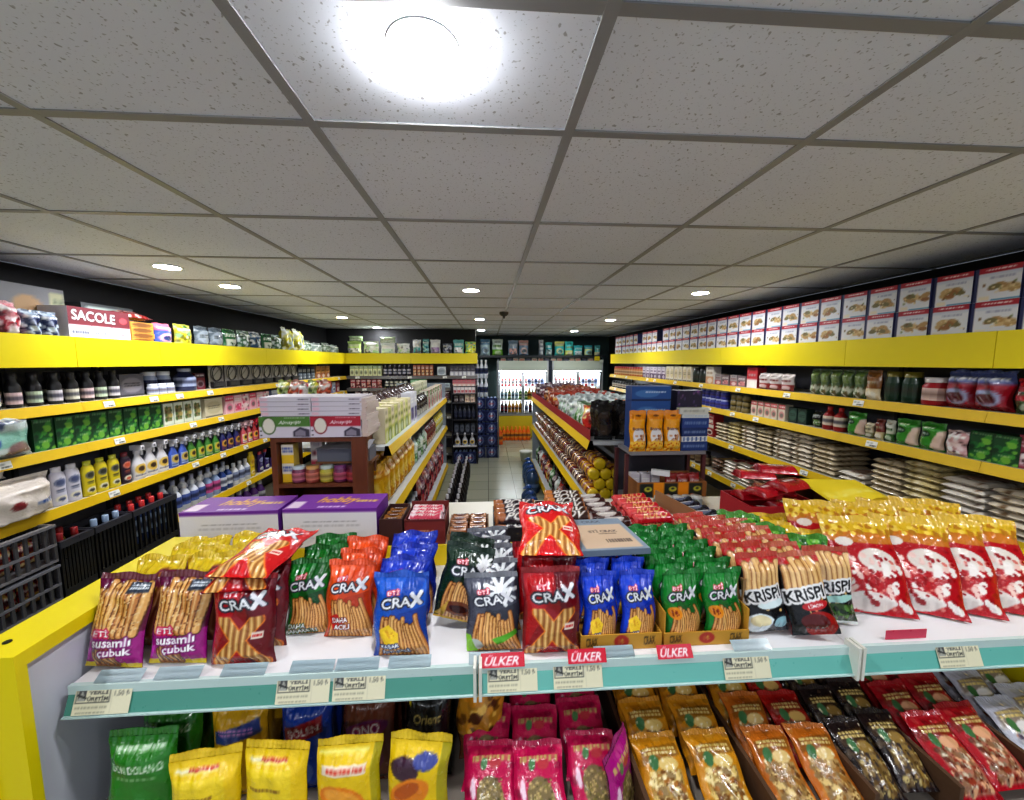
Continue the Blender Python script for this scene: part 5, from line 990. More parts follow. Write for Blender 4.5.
# candy bags on the far side, above the white cartons
row([soft('soft_pack', .09, .16, .06, (120, 150, 50), (220, 206, 60), 4, 125, 'bag', wr=2), soft('soft_pack', .09, .16, .06, (206, 90, 60), (230, 206, 190), 4, 126, 'bag', wr=2), soft('soft_pack', .09, .15, .06, (196, 190, 180), (196, 60, 60), 4, 127, 'bag', wr=2)], spread(-1.27, -.98, 5), 1.31, 2.42, 0, 'bright crumpled bag above the stacked white cartons', 'from the detergent side', 'bright bags above the white cartons', axis='x')
m = M(); m.box(-1.29, -.975, 2.36, 2.52, 1.301, 1.309, (200, 204, 206)); 
for s_ in (-1.28, -.98): m.box(s_, s_ + .012, 2.42, 2.44, 1.0705, 1.285, (150, 150, 156))
put(P('riser_shelf', m.mesh('riser_shelf', PAINT)), 'small riser shelf under the bright crumpled bags', (0, 0, 0), cat='shelf')
# --- snack side
RE = 'from the biscuit roll end'; G_ = 'snack bags heaped on the top shelf of the snack gondola'
bkp = soft('black_pouch', .12, .25, .09, (22, 18, 20), (60, 50, 40), 2, 130, 'pouch', wr=2)
for j, y in enumerate((2.43, 2.55)): row(bkp, [.76, .9, 1.04, 1.18], 1.0705, y, 0, 'black pouch at the near end of the snack shelf, %s' % ('front row', 'back row')[j], 'from the aisle', 'black pouches on the snack gondola', axis='x', jr=8)
kinds = [((176, 60, 40), (226, 170, 60)), ((206, 50, 40), (240, 210, 90)), ((60, 120, 50), (220, 226, 220)), ((196, 206, 206), (60, 130, 70)), ((190, 110, 50), (120, 40, 24)), ((150, 60, 40), (210, 120, 60)), ((120, 50, 36), (196, 120, 60)), ((60, 30, 50), (120, 60, 80)), ((46, 24, 40), (96, 50, 60))]
kp = [soft('crisp_bag', .13, .2, .07, a, c, 4, 131 + i, 'snack bag', wr=2.2, n=(14, 18)) for i, (a, c) in enumerate(kinds)]
kn = ['rust coloured', 'red and yellow', 'green and white', 'silver and green', 'orange-brown', 'rust and orange', 'brown and tan', 'dark plum', 'near-black plum']
seq = [1, 2, 2, 3, 3, 3, 3, 3, 0, 0, 5, 5, 5, 4, 6, 6, 7, 7, 8, 8, 8, 7]
for i in range(22):
    for j, x in enumerate((.745, .89, 1.04, 1.19)):
        k = seq[i] if j < 2 or i < 9 else seq[min(21, i - 2)]
        if i < 3 and j > 0: k = (1, 3, 2, 3)[(i + j) % 4]
        put(kp[k], '%s snack bag, %s line from the aisle, %s from the biscuit roll end' % (kn[k], ORD[j], ORD[i]), (x + rnd.uniform(-.008, .008), 2.7 + .132 * i + rnd.uniform(-.01, .01), 1.0705 + (.012 if j else 0)), rnd.uniform(-16, 16) - 24, rnd.uniform(-18, -8), rnd.uniform(-9, 9), group=G_)
def roll(col, acc, capc, seed):
    m = M(); r = .038; L = .25; n = 16; zz = np.linspace(0, L, 22); prof = [(.0, 0), (r * .9, 0)] + [(r, z) for z in zz[1:-1]] + [(r * .9, L), (0, L)]
    m.lathe(prof, col, n, axis='y', bands=[(L * .15, L * .3, acc), (L * .5, L * .62, mixc(acc, (255, 255, 255), .3)), (L * .8, L * .86, acc)])
    c = M(); c.lathe([(0, -.004), (r * .8, -.004), (r * 1.02, .002), (r * 1.02, .012)], capc, n, axis='y'); return P('biscuit_roll', m.mesh('biscuit_roll', FOIL), [('end_cap', c.mesh('end_cap', PLAS))], 'biscuit roll')
RY = roll((200, 150, 30), (120, 40, 20), (222, 190, 36), 1); RD = roll((96, 24, 30), (196, 150, 90), (110, 30, 34), 2); RD2 = roll((70, 30, 26), (206, 180, 150), (80, 30, 30), 3)
lay = [(0, k) for k in range(4)] + [(1, k) for k in range(3)] + [(2, k) for k in range(3)] + [(3, 0)]
for i in range(11):
    for q, (l, k) in enumerate(lay):
        if i > 0 and l == 3: continue
        x = .692 + .0785 * k + (.039 if l % 2 else 0); z = .6705 + .039 + .068 * l
        p = RY if i == 0 else (RD, RD2)[(i + q) % 2]
        d = 'biscuit roll with yellow end' if i == 0 else 'dark red biscuit roll'
        put(p, ('%s, %s layer up, %s from the aisle' % (d, ORD[l], ORD[k])) if i == 0 else '%s, %s layer up, %s from the aisle, %s row behind the yellow ends' % (d, ORD[l], ORD[k], ORD[i - 1]), (x, 2.4 + .265 * i, z), 0, 0, rnd.uniform(0, 90), group='biscuit rolls stacked on the middle snack shelf')
G_ = 'bags on the bottom shelf of the snack gondola'
row([kp[k] for k in (0, 3, 8, 2, 6, 1, 7)], [2.5 + .17 * k for k in range(18)], .1305, .74, -90, 'mixed snack bag on the bottom snack shelf, outer line', RE, G_, jr=14, s=1.2)
row([kp[k] for k in (7, 4, 3, 8, 0, 6)], [2.5 + .17 * k for k in range(18)], .1305, .9, -90, 'mixed snack bag on the bottom snack shelf, inner line', RE, G_, jr=14, s=1.2)
jug = M(); jug.lathe([(0, 0), (.075, 0), (.08, .01), (.08, .06), (.076, .065), (.08, .07), (.08, .12), (.076, .125), (.08, .13), (.08, .18), (.06, .22), (.025, .25), (.022, .265)], (50, 80, 120), 18)
jc = M(); jc.lathe([(.026, .262), (.026, .285), (0, .285)], (40, 90, 170), 14); jh = M(); jh.tube([(0, -.022, .268), (-.05, -.02, .262), (-.06, 0, .25), (-.05, .02, .262), (0, .022, .268)], .005, (40, 90, 170), 6); jl = M(); jl.lathe([(.081, .075), (.081, .115)], (90, 120, 170), 18)
JUG = P('water_jug', jug.mesh('water_jug', PLAS), [('cap', jc.mesh('cap', PLAS)), ('handle', jh.mesh('handle', PLAS)), ('label', jl.mesh('label', CARD))], 'water jug')
row(JUG, [3.35, 3.53, 3.71, 3.89], .0005, .43, 0, 'blue water jug on the aisle floor by the snack gondola', RE, 'blue water jugs on the floor', jr=30)
row(JUG, [4.5, 4.68, 4.86, 5.04], .0005, .54, 0, 'blue water jug farther along the snack gondola floor', RE, 'blue water jugs on the floor', jr=30)
m = M(); m.lathe([(.0, .004), (.12, .004), (.13, .01), (.155, .26), (.165, .265), (.165, .275), (.15, .272), (.12, .02), (0, .015)], (196, 200, 180), 24); q = M(); q.lathe([(.157, .24), (.17, .245), (.17, .26), (.157, .262)], (226, 228, 220), 24)
put(P('bucket', m.mesh('bucket', PLAS), [('rim', q.mesh('rim', PLAS))]), 'pale plastic tub on the floor at the far end of the snack gondola', (.6, 5.95, 0), cat='tub', s=.62)

# ================================================================== wooden cabinet and white cartons
e = empty('wooden_cabinet', 'red-brown wooden display cabinet behind the purple topped cartons', 'cabinet', (-.895, 1.99, 0)); cx = .215
for s_ in (-1, 1):
    m = M(); a = s_ * cx; m.box(min(a, a - s_ * .028), max(a, a - s_ * .028), 0, .27, 0, 1.195, (120, 50, 30)); part('side_panel', m, WOOD_M, e)
m = M(); m.box(cx, cx + .048, .0, .03, 0, 1.195, (120, 50, 30)); part('corner_board', m, WOOD_M, e)
for nm, z0, z1 in (('top_board', 1.17, 1.195), ('shelf', .93, .95), ('shelf', .6, .62), ('plinth', 0, .08)):
    m = M(); m.box(-cx + .0281, cx - .0281, .0, .265, z0, z1, (120, 50, 30)); part(nm, m, WOOD_M, e)
m = M(); m.box(-cx + .0281, cx - .0281, .255, .265, .08, .6, (70, 40, 34)); m.box(-cx + .0281, cx - .0281, .255, .265, .62, .93, (70, 40, 34)); part('back_panel', m, WOOD_M, e)
ZC = .951
tb = Cv(16, 20, (222, 212, 190), .7); tb.rect(0, 0, 1, .45, (226, 186, 40)); tb.scrib(.5, .7, .8, .3, (60, 80, 150), 3, 2)
TB = carton('toothpick_box', .06, .06, .1, tb, (216, 190, 90))
put(TB, 'yellow and white small box, lower of two in the wooden cabinet', (-1.045, 2.02, ZC), group='small boxes in the wooden cabinet', name='small_box'); put(TB, 'yellow and white small box, upper of two in the wooden cabinet', (-1.045, 2.022, ZC + .1005), 2, group='small boxes in the wooden cabinet', name='small_box')
put(C('small_box', .06, .05, .2, (226, 220, 214), (190, 60, 80), 3, 140), 'tall white and yellow box standing inside the wooden cabinet', (-.95, 2.14, ZC), 4)
cups = [jar('food_cup', .035, .085, c, l, k, 'cup') for c, l, k in (((130, 60, 90), (190, 200, 206), (206, 120, 140)), ((150, 70, 60), (200, 150, 90), (216, 130, 110)), ((180, 170, 60), (190, 200, 190), (206, 190, 90)), ((110, 40, 80), (120, 60, 110), (196, 90, 120)), ((110, 30, 50), (90, 30, 50), (180, 60, 70)))]
row(cups, [-.995, -.924, -.853, -.782, -.7485 + .033], ZC, 2.03, 0, ['food cup with silver lid in the wooden cabinet', 'food cup with tan lid in the wooden cabinet', 'yellow food cup in the wooden cabinet', 'plum food cup in the wooden cabinet', 'dark red food cup in the wooden cabinet'], 'from the small boxes', 'food cups in the wooden cabinet', axis='x')
m = M(); m.box(-.14, .14, 0, .12, 0, .07, (110, 112, 122)); m.add([(-.15, -.01, .071), (.14, -.01, .071), (.14, .11, .1), (-.11, .11, .085)], [(0, 1, 2, 3), (3, 2, 1, 0)], lin((206, 208, 216)))
put(P('grey_carton', m.mesh('grey_carton', CARD)), 'grey carton with open pale flap inside the wooden cabinet', (-.79, 2.1, ZC + .087), 0, cat='carton')
m = M(); m.box(-.15, .15, 0, .14, 0, .012, (130, 90, 60)); 
for s_ in (-.14, .13): m.box(s_, s_ + .01, .1, .12, -.074, 0, (110, 70, 50))
put(P('cabinet_riser', m.mesh('cabinet_riser', CARD)), 'small brown riser board under the grey carton in the cabinet', (-.79, 2.1, ZC + .0745), cat='riser')
row([jar('jar', .04, .13, (110, 90, 80), (60, 50, 50), (160, 140, 120))], spread(-1.08, -.71, 5), .621, 2.04, 0, 'brown jar on the lower cabinet shelf', 'from the detergent side', 'jars on the lower cabinet shelf', axis='x')
def bigbox(band):
    c = Cv(60, 30, (214, 206, 216), 1.9, 3); c.rect(0, .52, 1, 1, band); c.ell(.2, .56, .14, .4, mixc(band, (40, 30, 20), .3)); c.ell(.2, .56, .115, .34, (226, 220, 206)); c.text('Almayıştı', .6, .7, .42, .2, (245, 240, 240), .04, .15); c.scrib(.7, .92, .4, .06, mixc(band, (255, 255, 255), .5), 3)
    c.poly([(.66, .06), (.66, .3), (.8, .5), (.98, .38), (.98, .04)], (70, 64, 80)); c.poly([(.7, .1), (.7, .26), (.8, .4), (.9, .3), (.9, .08)], (140, 132, 146)); c.rect(.03, .1, .06, .16, (40, 40, 40)); c.rect(.03, .3, .06, .36, (40, 40, 40)); return c
ZW = 1.196; GW_ = 'white cartons stacked on the wooden cabinet'
for nm, x, band in (('green banded', -1.03, (84, 128, 56)), ('red banded', -.777, (176, 40, 60))):
    put(carton('paper_carton', .25, .2, .108, bigbox(band), (210, 202, 212)), '%s white carton under the thin white cartons on the wooden cabinet' % nm, (x, 1.98, ZW), 0, group=GW_, cat='carton')
    tc_ = Cv(40, 8, (212, 206, 214), 7, 3); tc_.scrib(.84, .5, .22, .3, (90, 80, 90), 4); tc_.rect(.02, .2, .16, .8, (226, 190, 200)); tc_.rect(0, 0, 1, .12, (150, 140, 150))
    TH = carton('thin_carton', .248, .2, .024, tc_, (212, 206, 214))
    for k in range(4): put(TH, 'thin white carton, %s up above the %s carton' % (ORD[k], nm), (x + .008 + rnd.uniform(-.003, .003), 1.982 + rnd.uniform(-.004, .004), ZW + .109 + .0245 * k), rnd.uniform(-1, 1), group=GW_, cat='carton')
TS = carton('thin_carton', .03, .2, .021, (206, 186, 176), (220, 206, 200), None, 'carton')
for k in range(9): put(TS, 'narrow cream carton, %s up in the column beside the red banded carton' % ORD[k], (-.634 + rnd.uniform(-.006, .006), 1.985, ZW + .022 * k), rnd.uniform(-3, 3), group='narrow cartons on the wooden cabinet')

# ================================================================== end rack with orange bags
e = empty('end_rack', 'dark metal end rack holding orange bags and blue boxes before the snack gondola', 'rack', (1.03, 2.08, 0))
for x in (-.24, .22):
    for y in (.03, .2):
        m = M(); m.box(x, x + .02, y, y + .02, 0, 1.049, (90, 50, 54)); part('post', m, PAINT, e)
for z, a in ((1.07, .0), (.775, -.03), (.5, -.03), (.2, -.03)):
    m = M(); m.box(-.2199, .2199, a, .22, z - .02, z, (130, 128, 132)); part('shelf', m, PAINT, e)
m = M(); m.box(-.24, .24, .221, .228, .2, 1.06, (70, 70, 78)); part('back_panel', m, PAINT, e)
m = M(); m.box(-.245, .245, -.036, -.0335, .735, .774, (150, 110, 100)); part('front_rail', m, PAINT, e)
ob = Cv(36, 70, (232, 160, 26), .5, 2); ob.ell(.5, .38, .36, .24, (226, 222, 220)); ob.ell(.5, .18, .42, .14, (240, 190, 60)); ob.speck(24, [(206, 110, 20), (240, 200, 90)], .02, .05, 4, (0, .02, 1, .25)); ob.text('Bizimki', .5, .6, .66, .07, (90, 40, 20)); ob.rect(0, .84, 1, 1, (226, 140, 20)); ob.ell(.5, .93, .16, .025, (110, 60, 20)); ob.speck(20, [(150, 90, 60), (206, 160, 120)], .02, .04, 6, (.25, .28, .75, .45))
OB = bag('orange_bag', .098, .235, .055, ob, (220, 150, 24), 150, 'bag')
for k, x in enumerate((.85, .952, 1.052)): put(OB, 'orange bag with white middle on the end rack, %s from the snack gondola' % ORD[k], (x, 2.09, 1.0705), rnd.uniform(-5, 5), -4, 0, group='orange bags on the end rack')
bb = Cv(34, 20, (40, 84, 150), 2, 2); bb.ell(.4, .5, .3, .25, (70, 120, 180)); bb.scrib(.6, .6, .5, .12, (180, 200, 226), 3); bb.rect(0, 0, 1, .14, (24, 44, 90))
put(carton('blue_carton', .235, .1, .14, bb, (30, 60, 120)), 'mid blue carton behind the orange bags, lower of two', (.955, 2.17, 1.0705), 0, group='blue cartons on the end rack', cat='carton')
put(carton('blue_carton', .235, .1, .14, bb, (30, 60, 120)), 'mid blue carton standing above the orange bags, upper of two', (.955, 2.168, 1.2112), 0, group='blue cartons on the end rack', cat='carton')
put(carton('blue_carton', .235, .1, .085, bb, (30, 60, 120)), 'flat mid blue carton topping the blue cartons', (.955, 2.166, 1.3525), 0, group='blue cartons on the end rack', cat='carton')
pc = Cv(30, 16, (44, 36, 60), 2, 2); pc.speck(20, [(130, 80, 140), (80, 60, 110)], .05, .1, 4); put(carton('dark_carton', .15, .08, .13, pc, (40, 34, 54)), 'dark violet carton beside the blue cartons on the end rack', (1.17, 2.135, 1.2835), 0, cat='carton')
for k, (cv_, hh) in enumerate((((36, 62, 120), .052), ((216, 220, 222), .03), ((34, 56, 110), .05), ((40, 66, 130), .056), ((206, 210, 206), .022))):
    c = Cv(30, 8, cv_, 4, 2); c.scrib(.5, .5, .8, .4, mixc(cv_, (150, 170, 200), .6), k)
    if k == 1:
        for q in range(6): c.rect(.06 + q * .16, .1, .12 + q * .16, .9, (60, 90, 150))
    put(carton('stacked_box', .155, .12, hh, c, cv_), '%s box, %s up in the stack beside the orange bags' % (('dark blue', 'white striped', 'dark blue', 'dark blue', 'pale')[k], ORD[k]), (1.185, 2.09 + rnd.uniform(-.004, .004), 1.0705 + (0, .0525, .083, .1335, .19)[k]), rnd.uniform(-3, 3), group='boxes stacked beside the orange bags', cat='box')
put(carton('white_roll_box', .17, .04, .035, Cv(20, 6, (206, 206, 196), 4).scrib(.5, .5, .7, .3, (130, 130, 120), 3), (196, 196, 186)), 'long pale box lying on the dark blue cartons above the orange bags', (1.175, 2.09, 1.2835), 1, cat='box')
tv = Cv(80, 28, (150, 96, 46), 2.8, 3)
for k in range(3):
    a = .04 + k * .35; tv.rect(a, .1, a + .19, .92, (36, 40, 34)); tv.ell(a + .12, .66, .055, .12, (196, 190, 60)); tv.ell(a + .12, .68, .025, .05, (30, 40, 40)); tv.ell(a + .05, .32, .04, .12, (206, 120, 70)); tv.ell(a + .14, .2, .05, .14, (40, 90, 100))
for a in (.235, .585): tv.rect(a, .06, a + .15, .96, (236, 146, 24))
tray('display_tray', 'orange and black printed tray with bar pictures on the end rack', .84, 1.245, 2.047, 2.25, .7755, .125, (150, 100, 60), tv, .13)
row(C('small_box', .05, .05, .14, (206, 200, 206), (150, 60, 60), 1, 151), [.87, .93, .99], .78, 2.15, 0, 'small white box in the printed tray', 'from the snack gondola', 'small boxes in the printed tray', axis='x')
row(soft('red_packet', .07, .15, .04, (150, 34, 36), (206, 150, 120), 1, 152, 'packet'), [1.07, 1.14, 1.21], .78, 2.13, 0, 'red packet in the printed tray', 'from the small white boxes', 'red packets in the printed tray', axis='x')
put(carton('white_box', .1, .03, .03, (226, 226, 226), (220, 220, 220)), 'white stick-shaped box lying across the printed tray', (.99, 2.09, .925), -30, 0, cat='box')
row(jar('glass_jar', .034, .11, (120, 136, 130), (190, 194, 190), (150, 160, 150)), spread(.85, 1.24, 5), .501, 2.1, 0, 'grey glass jar on the lower shelf of the end rack', 'from the snack gondola', 'jars on the end rack', axis='x')

# ================================================================== the end wall: shelves, rack, water, coolers
XE = 'from the corner'; G_ = 'goods on the end shelves'
def run(protos, descs, x0, x1, n, z, y=6.12): row(protos, spread(x0, x1, n), z, y, 0, descs, XE, G_, axis='x')
cream = C('carton', .06, .08, .16, (222, 222, 176), (130, 150, 100), 0, 160); run(cream, 'slim cream box on the upper end shelf', -2.15, -1.66, 7, 1.3605)
dbt = bottle('dark_bottle', .03, .17, (60, 50, 66), (120, 120, 130), (190, 190, 200), n=10); run(dbt, 'slim dark bottle on the upper end shelf', -1.64, -1.2, 6, 1.3605)
brn = C('carton', .05, .08, .17, (160, 90, 66), (220, 180, 130), 1, 161); run(brn, 'brown box on the upper end shelf', -1.18, -.86, 5, 1.3605)
run(C('carton', .13, .08, .14, (206, 214, 216), (150, 160, 170), 2, 162), 'bright white wide box on the upper end shelf', -.8, -.66, 1, 1.3605)
run(C('carton', .06, .08, .16, (70, 66, 76), (190, 190, 200), 3, 163), 'black and grey box on the upper end shelf', -.6, -.2, 6, 1.3605)
run([C('carton', .07, .08, .15, (160, 60, 70), (206, 180, 170), 1, 164), soft('soft_pack', .07, .15, .05, (190, 120, 110), (150, 40, 50), 4, 165, 'bag')], 'red and pink pack on the second end shelf', -2.15, -1.66, 6, 1.1705)
run(bottle('dark_bottle', .03, .17, (30, 30, 34), (196, 190, 120), (206, 206, 190), n=10), 'black bottle with pale label on the second end shelf', -1.62, -1.26, 5, 1.1705)
run(C('carton', .06, .08, .15, (110, 190, 130), (226, 236, 226), 1, 166), 'mint green box on the second end shelf', -1.22, -.98, 4, 1.1705)
run(C('carton', .1, .08, .07, (190, 206, 206), (150, 160, 170), 2, 167), 'low pale box on the second end shelf', -.93, -.6, 3, 1.1705)
run(C('carton', .07, .08, .15, (196, 110, 120), (226, 190, 180), 3, 168), 'rose box on the second end shelf', -.56, -.2, 5, 1.1705)
run(soft('soft_pack', .1, .16, .07, (150, 100, 110), (170, 140, 130), 4, 169, 'bag'), 'dark mauve bag on the third end shelf', -2.1, -.6, 13, .9705, 6.14)
GD = 'packs above the end shelf fascia'
dia = [(-2.09, .21, .2, (221, 250, 155), (250, 250, 250)), (-1.83, .24, .2, (245, 250, 238), (191, 233, 167)), (-1.57, .22, .18, (250, 250, 250), (221, 245, 221)), (-1.33, .2, .17, (250, 250, 245), (191, 226, 167)), (-1.12, .13, .23, (250, 250, 250), (84, 179, 179)), (-.98, .1, .24, (73, 167, 174), (191, 250, 250)), (-.83, .16, .23, (250, 250, 250), (179, 143, 191)), (-.64, .15, .17, (84, 91, 108), (167, 174, 191)), (-.46, .17, .23, (120, 191, 191), (250, 250, 250)), (-.27, .17, .2, (245, 250, 73), (73, 191, 155))]
dn = ['light green', 'white and soft green', 'white and pale grey', 'off-white and green', 'white and teal', 'slim teal', 'white and mauve', 'dark slate', 'grey-teal', 'yellow-green']
for i, (x, w_, h_, a, c) in enumerate(dia): put(soft('diaper_pack', w_, h_, .12, a, c, 4 if i % 2 else 1, 170 + i, 'pack'), '%s bulky pack above the end shelf fascia' % dn[i], (x, 6.2, ZT), rnd.uniform(-4, 4), group=GD)
put(soft('diaper_pack', .24, .09, .12, (206, 222, 190), (226, 236, 220), 1, 190, 'pack'), 'small pale pack lying on the white and pale grey pack', (-1.57, 6.2, ZT + .181), 2, group=GD)
put(soft('diaper_pack', .22, .08, .12, (176, 206, 150), (226, 236, 220), 1, 191, 'pack'), 'small green pack lying on the light green pack', (-2.06, 6.2, ZT + .201), -3, group=GD)
# black product rack
e = empty('product_rack', 'black product rack standing before the end shelves beside the water', 'rack', (-.36, 5.84, 0))
for x in (-.2, .182):
    m = M(); m.box(x, x + .018, .0, .2, 0, 1.22, (34, 34, 40)); part('side_frame', m, PAINT, e)
for z in (.285, .47, .7, .96, 1.1):
    m = M(); m.box(-.1819, .1819, -.01, .2, z - .015, z, (226, 226, 226) if z < .3 else (60, 60, 66)); part('shelf', m, PAINT, e)
m = M(); m.box(-.1819, .1819, .19, .2, .02, 1.2, (50, 50, 58)); part('back_panel', m, PAINT, e)
def rk(p, d, n, z, y=5.87): row(p, spread(-.53, -.19, n), z, y, 0, d, 'from the pasta side', 'goods in the black product rack', axis='x')
rk(C('small_box', .05, .06, .09, (206, 196, 196), (170, 50, 60), 1, 192), 'small red and white box on the top rack shelf', 6, 1.101)
rk([C('small_box', .07, .06, .12, (60, 50, 54), (120, 110, 110), 1, 193), C('small_box', .07, .06, .12, (60, 50, 54), (120, 110, 110), 1, 193), C('small_box', .07, .06, .12, (216, 196, 176), (190, 150, 130), 1, 194), C('small_box', .07, .06, .12, (216, 196, 176), (190, 150, 130), 1, 194)], ['dark box on the second rack shelf', 'dark box on the second rack shelf', 'cream box on the second rack shelf', 'cream box on the second rack shelf'], 4, .961)
rk(bottle('dark_bottle', .032, .2, (30, 34, 50), (40, 44, 60), (50, 56, 80), n=10), 'black bottle on the middle rack shelf', 5, .701)
rk(C('small_box', .07, .07, .17, (44, 50, 64), (90, 96, 110), 2, 195), 'slate box on the fourth rack shelf', 4, .471)
rk(spray('spray_bottle', .085, .2, (206, 208, 216), (226, 226, 232), (190, 200, 220)), 'white spray bottle on the white rack shelf', 3, .286)
def wpack():
    m = M(); cv = Cv(16, 16, (24, 34, 78), 1, 3); cv.ell(.5, .5, .3, .36, (110, 126, 170)); cv.ell(.5, .5, .22, .28, (34, 46, 100)); cv.rect(.44, .3, .56, .74, (206, 214, 230)); cv.scrib(.5, .5, .4, .1, (206, 90, 90), 2); cv.rect(0, .92, 1, 1, (50, 64, 120))
    m.box(-.095, .095, 0, .17, 0, .185, (22, 32, 74), 0, cv); q = M()
    for x in (-.06, 0, .06):
        for y in (.04, .1): q.lathe([(.02, .185), (.017, .19), (.012, .2), (0, .2)], (150, 170, 206), 8, cx=x, cy=y)
    return P('water_pack', m.mesh('water_pack', FOIL), [('bottle_caps', q.mesh('bottle_caps', PLAS))], 'water pack')
WP = wpack()
for c_, x in enumerate((-.135, .06)):
    for k in range(5): put(WP, 'dark blue shrink-wrapped water pack, %s up in the column %s' % (ORD[k], ('beside the rack', 'beside the open aisle')[c_]), (x + rnd.uniform(-.003, .003), 6.2, .0005 + .2015 * k), rnd.uniform(-2, 2), group='stacked water packs')
for k, x in enumerate((-.44, -.28)): put(WP, 'dark blue water pack on the floor of the black rack, %s from the pasta side' % ORD[k], (x, 5.85, .0005), rnd.uniform(-2, 2), group='water packs in the rack')
tw = bottle('tall_bottle', .032, .3, (206, 212, 222), (226, 230, 236), (44, 56, 96), n=12, neck=.4, lz=(.25, .55))
for j, y in enumerate((6.24, 6.32)):
    for k, x in enumerate((-.17, -.1, -.03)):
        for l in range(2): put(tw, 'tall white bottle above the water packs, %s tier, %s row, %s from the rack' % (('lower', 'upper')[l], ('front', 'back')[j], ORD[k]), (x, y, 1.0095 + .303 * l), 0, group='tall white bottles above the water packs')
m = M(); m.box(.0, .014, 0, .3, 0, 1.62, (140, 146, 156)); put(P('metal_upright', m.mesh('metal_upright', METAL)), 'grey metal upright beside the tall white bottles', (.165, 6.2, 0), cat='shelf upright')
# coolers
def cooler(lab, x0, x1, y=7.75):
    W = x1 - x0; e = empty('drinks_cooler', lab, 'drinks cooler', (x0, y, 0), 'drinks coolers'); Dp = .5
    m = M(); m.box(0, .03, .0, Dp, 0, 1.6, (200, 204, 206)); part('side_wall', m, PAINT, e)
    m = M(); m.box(W - .03, W, .0, Dp, 0, 1.6, (200, 204, 206)); part('side_wall', m, PAINT, e)
    m = M(); m.box(.0301, W - .0301, .0, Dp - .031, .48, .52, (206, 208, 210)); part('floor_board', m, PAINT, e)
    m = M(); m.box(.0301, W - .0301, Dp - .03, Dp, .521, 1.379, (240, 244, 250)); part('lit_back', m, COOL, e)
    m = M(); m.box(.0301, W - .0301, .1, Dp - .031, 1.38, 1.4, (240, 244, 250)); part('lit_ceiling', m, COOLT, e)
    hd = Cv(40, 8, (196, 204, 190), 5); hd.rect(.0, 0, 1, .1, (150, 156, 150)); m = M(); m.box(.0301, W - .0301, -.02, Dp, 1.4005, 1.6, (196, 204, 192), 0, hd); part('header', m, PAINT, e)
    m = M(); m.box(.0301, W - .0301, .0, Dp, .02, .479, (206, 186, 40)); part('base_panel', m, PAINT, e)
    for z in (.8, 1.08):
        m = M(); m.box(.0301, W - .0301, .05, Dp - .031, z - .012, z, (214, 220, 224)); part('shelf', m, PAINT, e)
    for k in range(2):
        a = .035 + k * (W - .07) / 2; c = a + (W - .07) / 2 - .004; d = empty('door', '', '', (0, 0, 0)); bpy.data.objects.remove(d)
        m = M(); f = .026
        m.box(a, a + f, -.03, -.001, .52, 1.38, (170, 176, 180)); m.box(c - f, c, -.03, -.001, .52, 1.38, (170, 176, 180)); m.box(a + f, c - f, -.03, -.001, .52, .52 + f, (170, 176, 180)); m.box(a + f, c - f, -.03, -.001, 1.38 - f, 1.38, (170, 176, 180))
        o = part('door', m, METAL, e)
        g = M(); g.box(a + f, c - f, -.018, -.012, .52 + f, 1.38 - f, (220, 230, 235)); part('glass_pane', g, GLASS, o)
        h_ = M(); hx = c - .013 if k == 0 else a + .013; h_.tube([(hx, -.032, .85), (hx, -.055, .87), (hx, -.055, 1.03), (hx, -.032, 1.05)], .007, (60, 60, 64)); part('handle', h_, METAL, o)
    return e
cooler('lit drinks cooler behind the water packs, nearer the aisle end', .19, 1.24); cooler('lit drinks cooler mostly hidden behind the heaped snack bags', 1.32, 2.37)
cbt = {k: bottle('drink_bottle', r, h, c, cp, l, n=10) for k, r, h, c, cp, l in (('red', .03, .2, (190, 40, 50), (206, 50, 50), (230, 220, 220)), ('green', .034, .22, (90, 150, 60), (220, 220, 220), (206, 216, 150)), ('clear', .034, .22, (190, 206, 206), (60, 110, 170), (150, 190, 210)), ('dark', .036, .25, (36, 20, 22), (180, 30, 40), (150, 30, 40)), ('yellow', .036, .25, (240, 190, 30), (240, 200, 60), (236, 150, 20)), ('white', .036, .24, (220, 222, 226), (70, 90, 160), (130, 150, 200)))}
for ci, x0 in enumerate((.19, 1.32)):
    nm = ('first', 'second')[ci]
    row(cbt['red'], spread(x0 + .07, x0 + .52, 6), 1.0805, 7.9, 0, 'small red bottle on the top shelf of the %s cooler' % nm, XE, 'drinks in the coolers', axis='x')
    row([cbt['red'], cbt['white']], spread(x0 + .57, x0 + .98, 6), 1.0805, 7.9, 0, 'red or white bottle behind the inner door of the %s cooler' % nm, XE, 'drinks in the coolers', axis='x')
    row([cbt['clear'], cbt['clear'], cbt['green']], spread(x0 + .07, x0 + .52, 6), .8005, 7.9, 0, 'clear or green bottle on the middle shelf of the %s cooler' % nm, XE, 'drinks in the coolers', axis='x')
    row([cbt['green'], cbt['yellow']], spread(x0 + .57, x0 + .98, 6), .8005, 7.9, 0, 'green or yellow bottle behind the inner door of the %s cooler' % nm, XE, 'drinks in the coolers', axis='x')
    row([cbt['dark'], cbt['dark'], cbt['yellow'], cbt['yellow'], cbt['yellow'], cbt['yellow']], spread(x0 + .07, x0 + .52, 6), .5205, 7.88, 0, ['dark cola bottle on the cooler floor, %s cooler' % nm] * 2 + ['yellow juice bottle on the cooler floor, %s cooler' % nm] * 4, XE, 'drinks in the coolers', axis='x')
    row([cbt['white'], cbt['dark']], spread(x0 + .57, x0 + .98, 5), .5205, 7.88, 0, 'white or dark bottle on the inner floor of the %s cooler' % nm, XE, 'drinks in the coolers', axis='x')
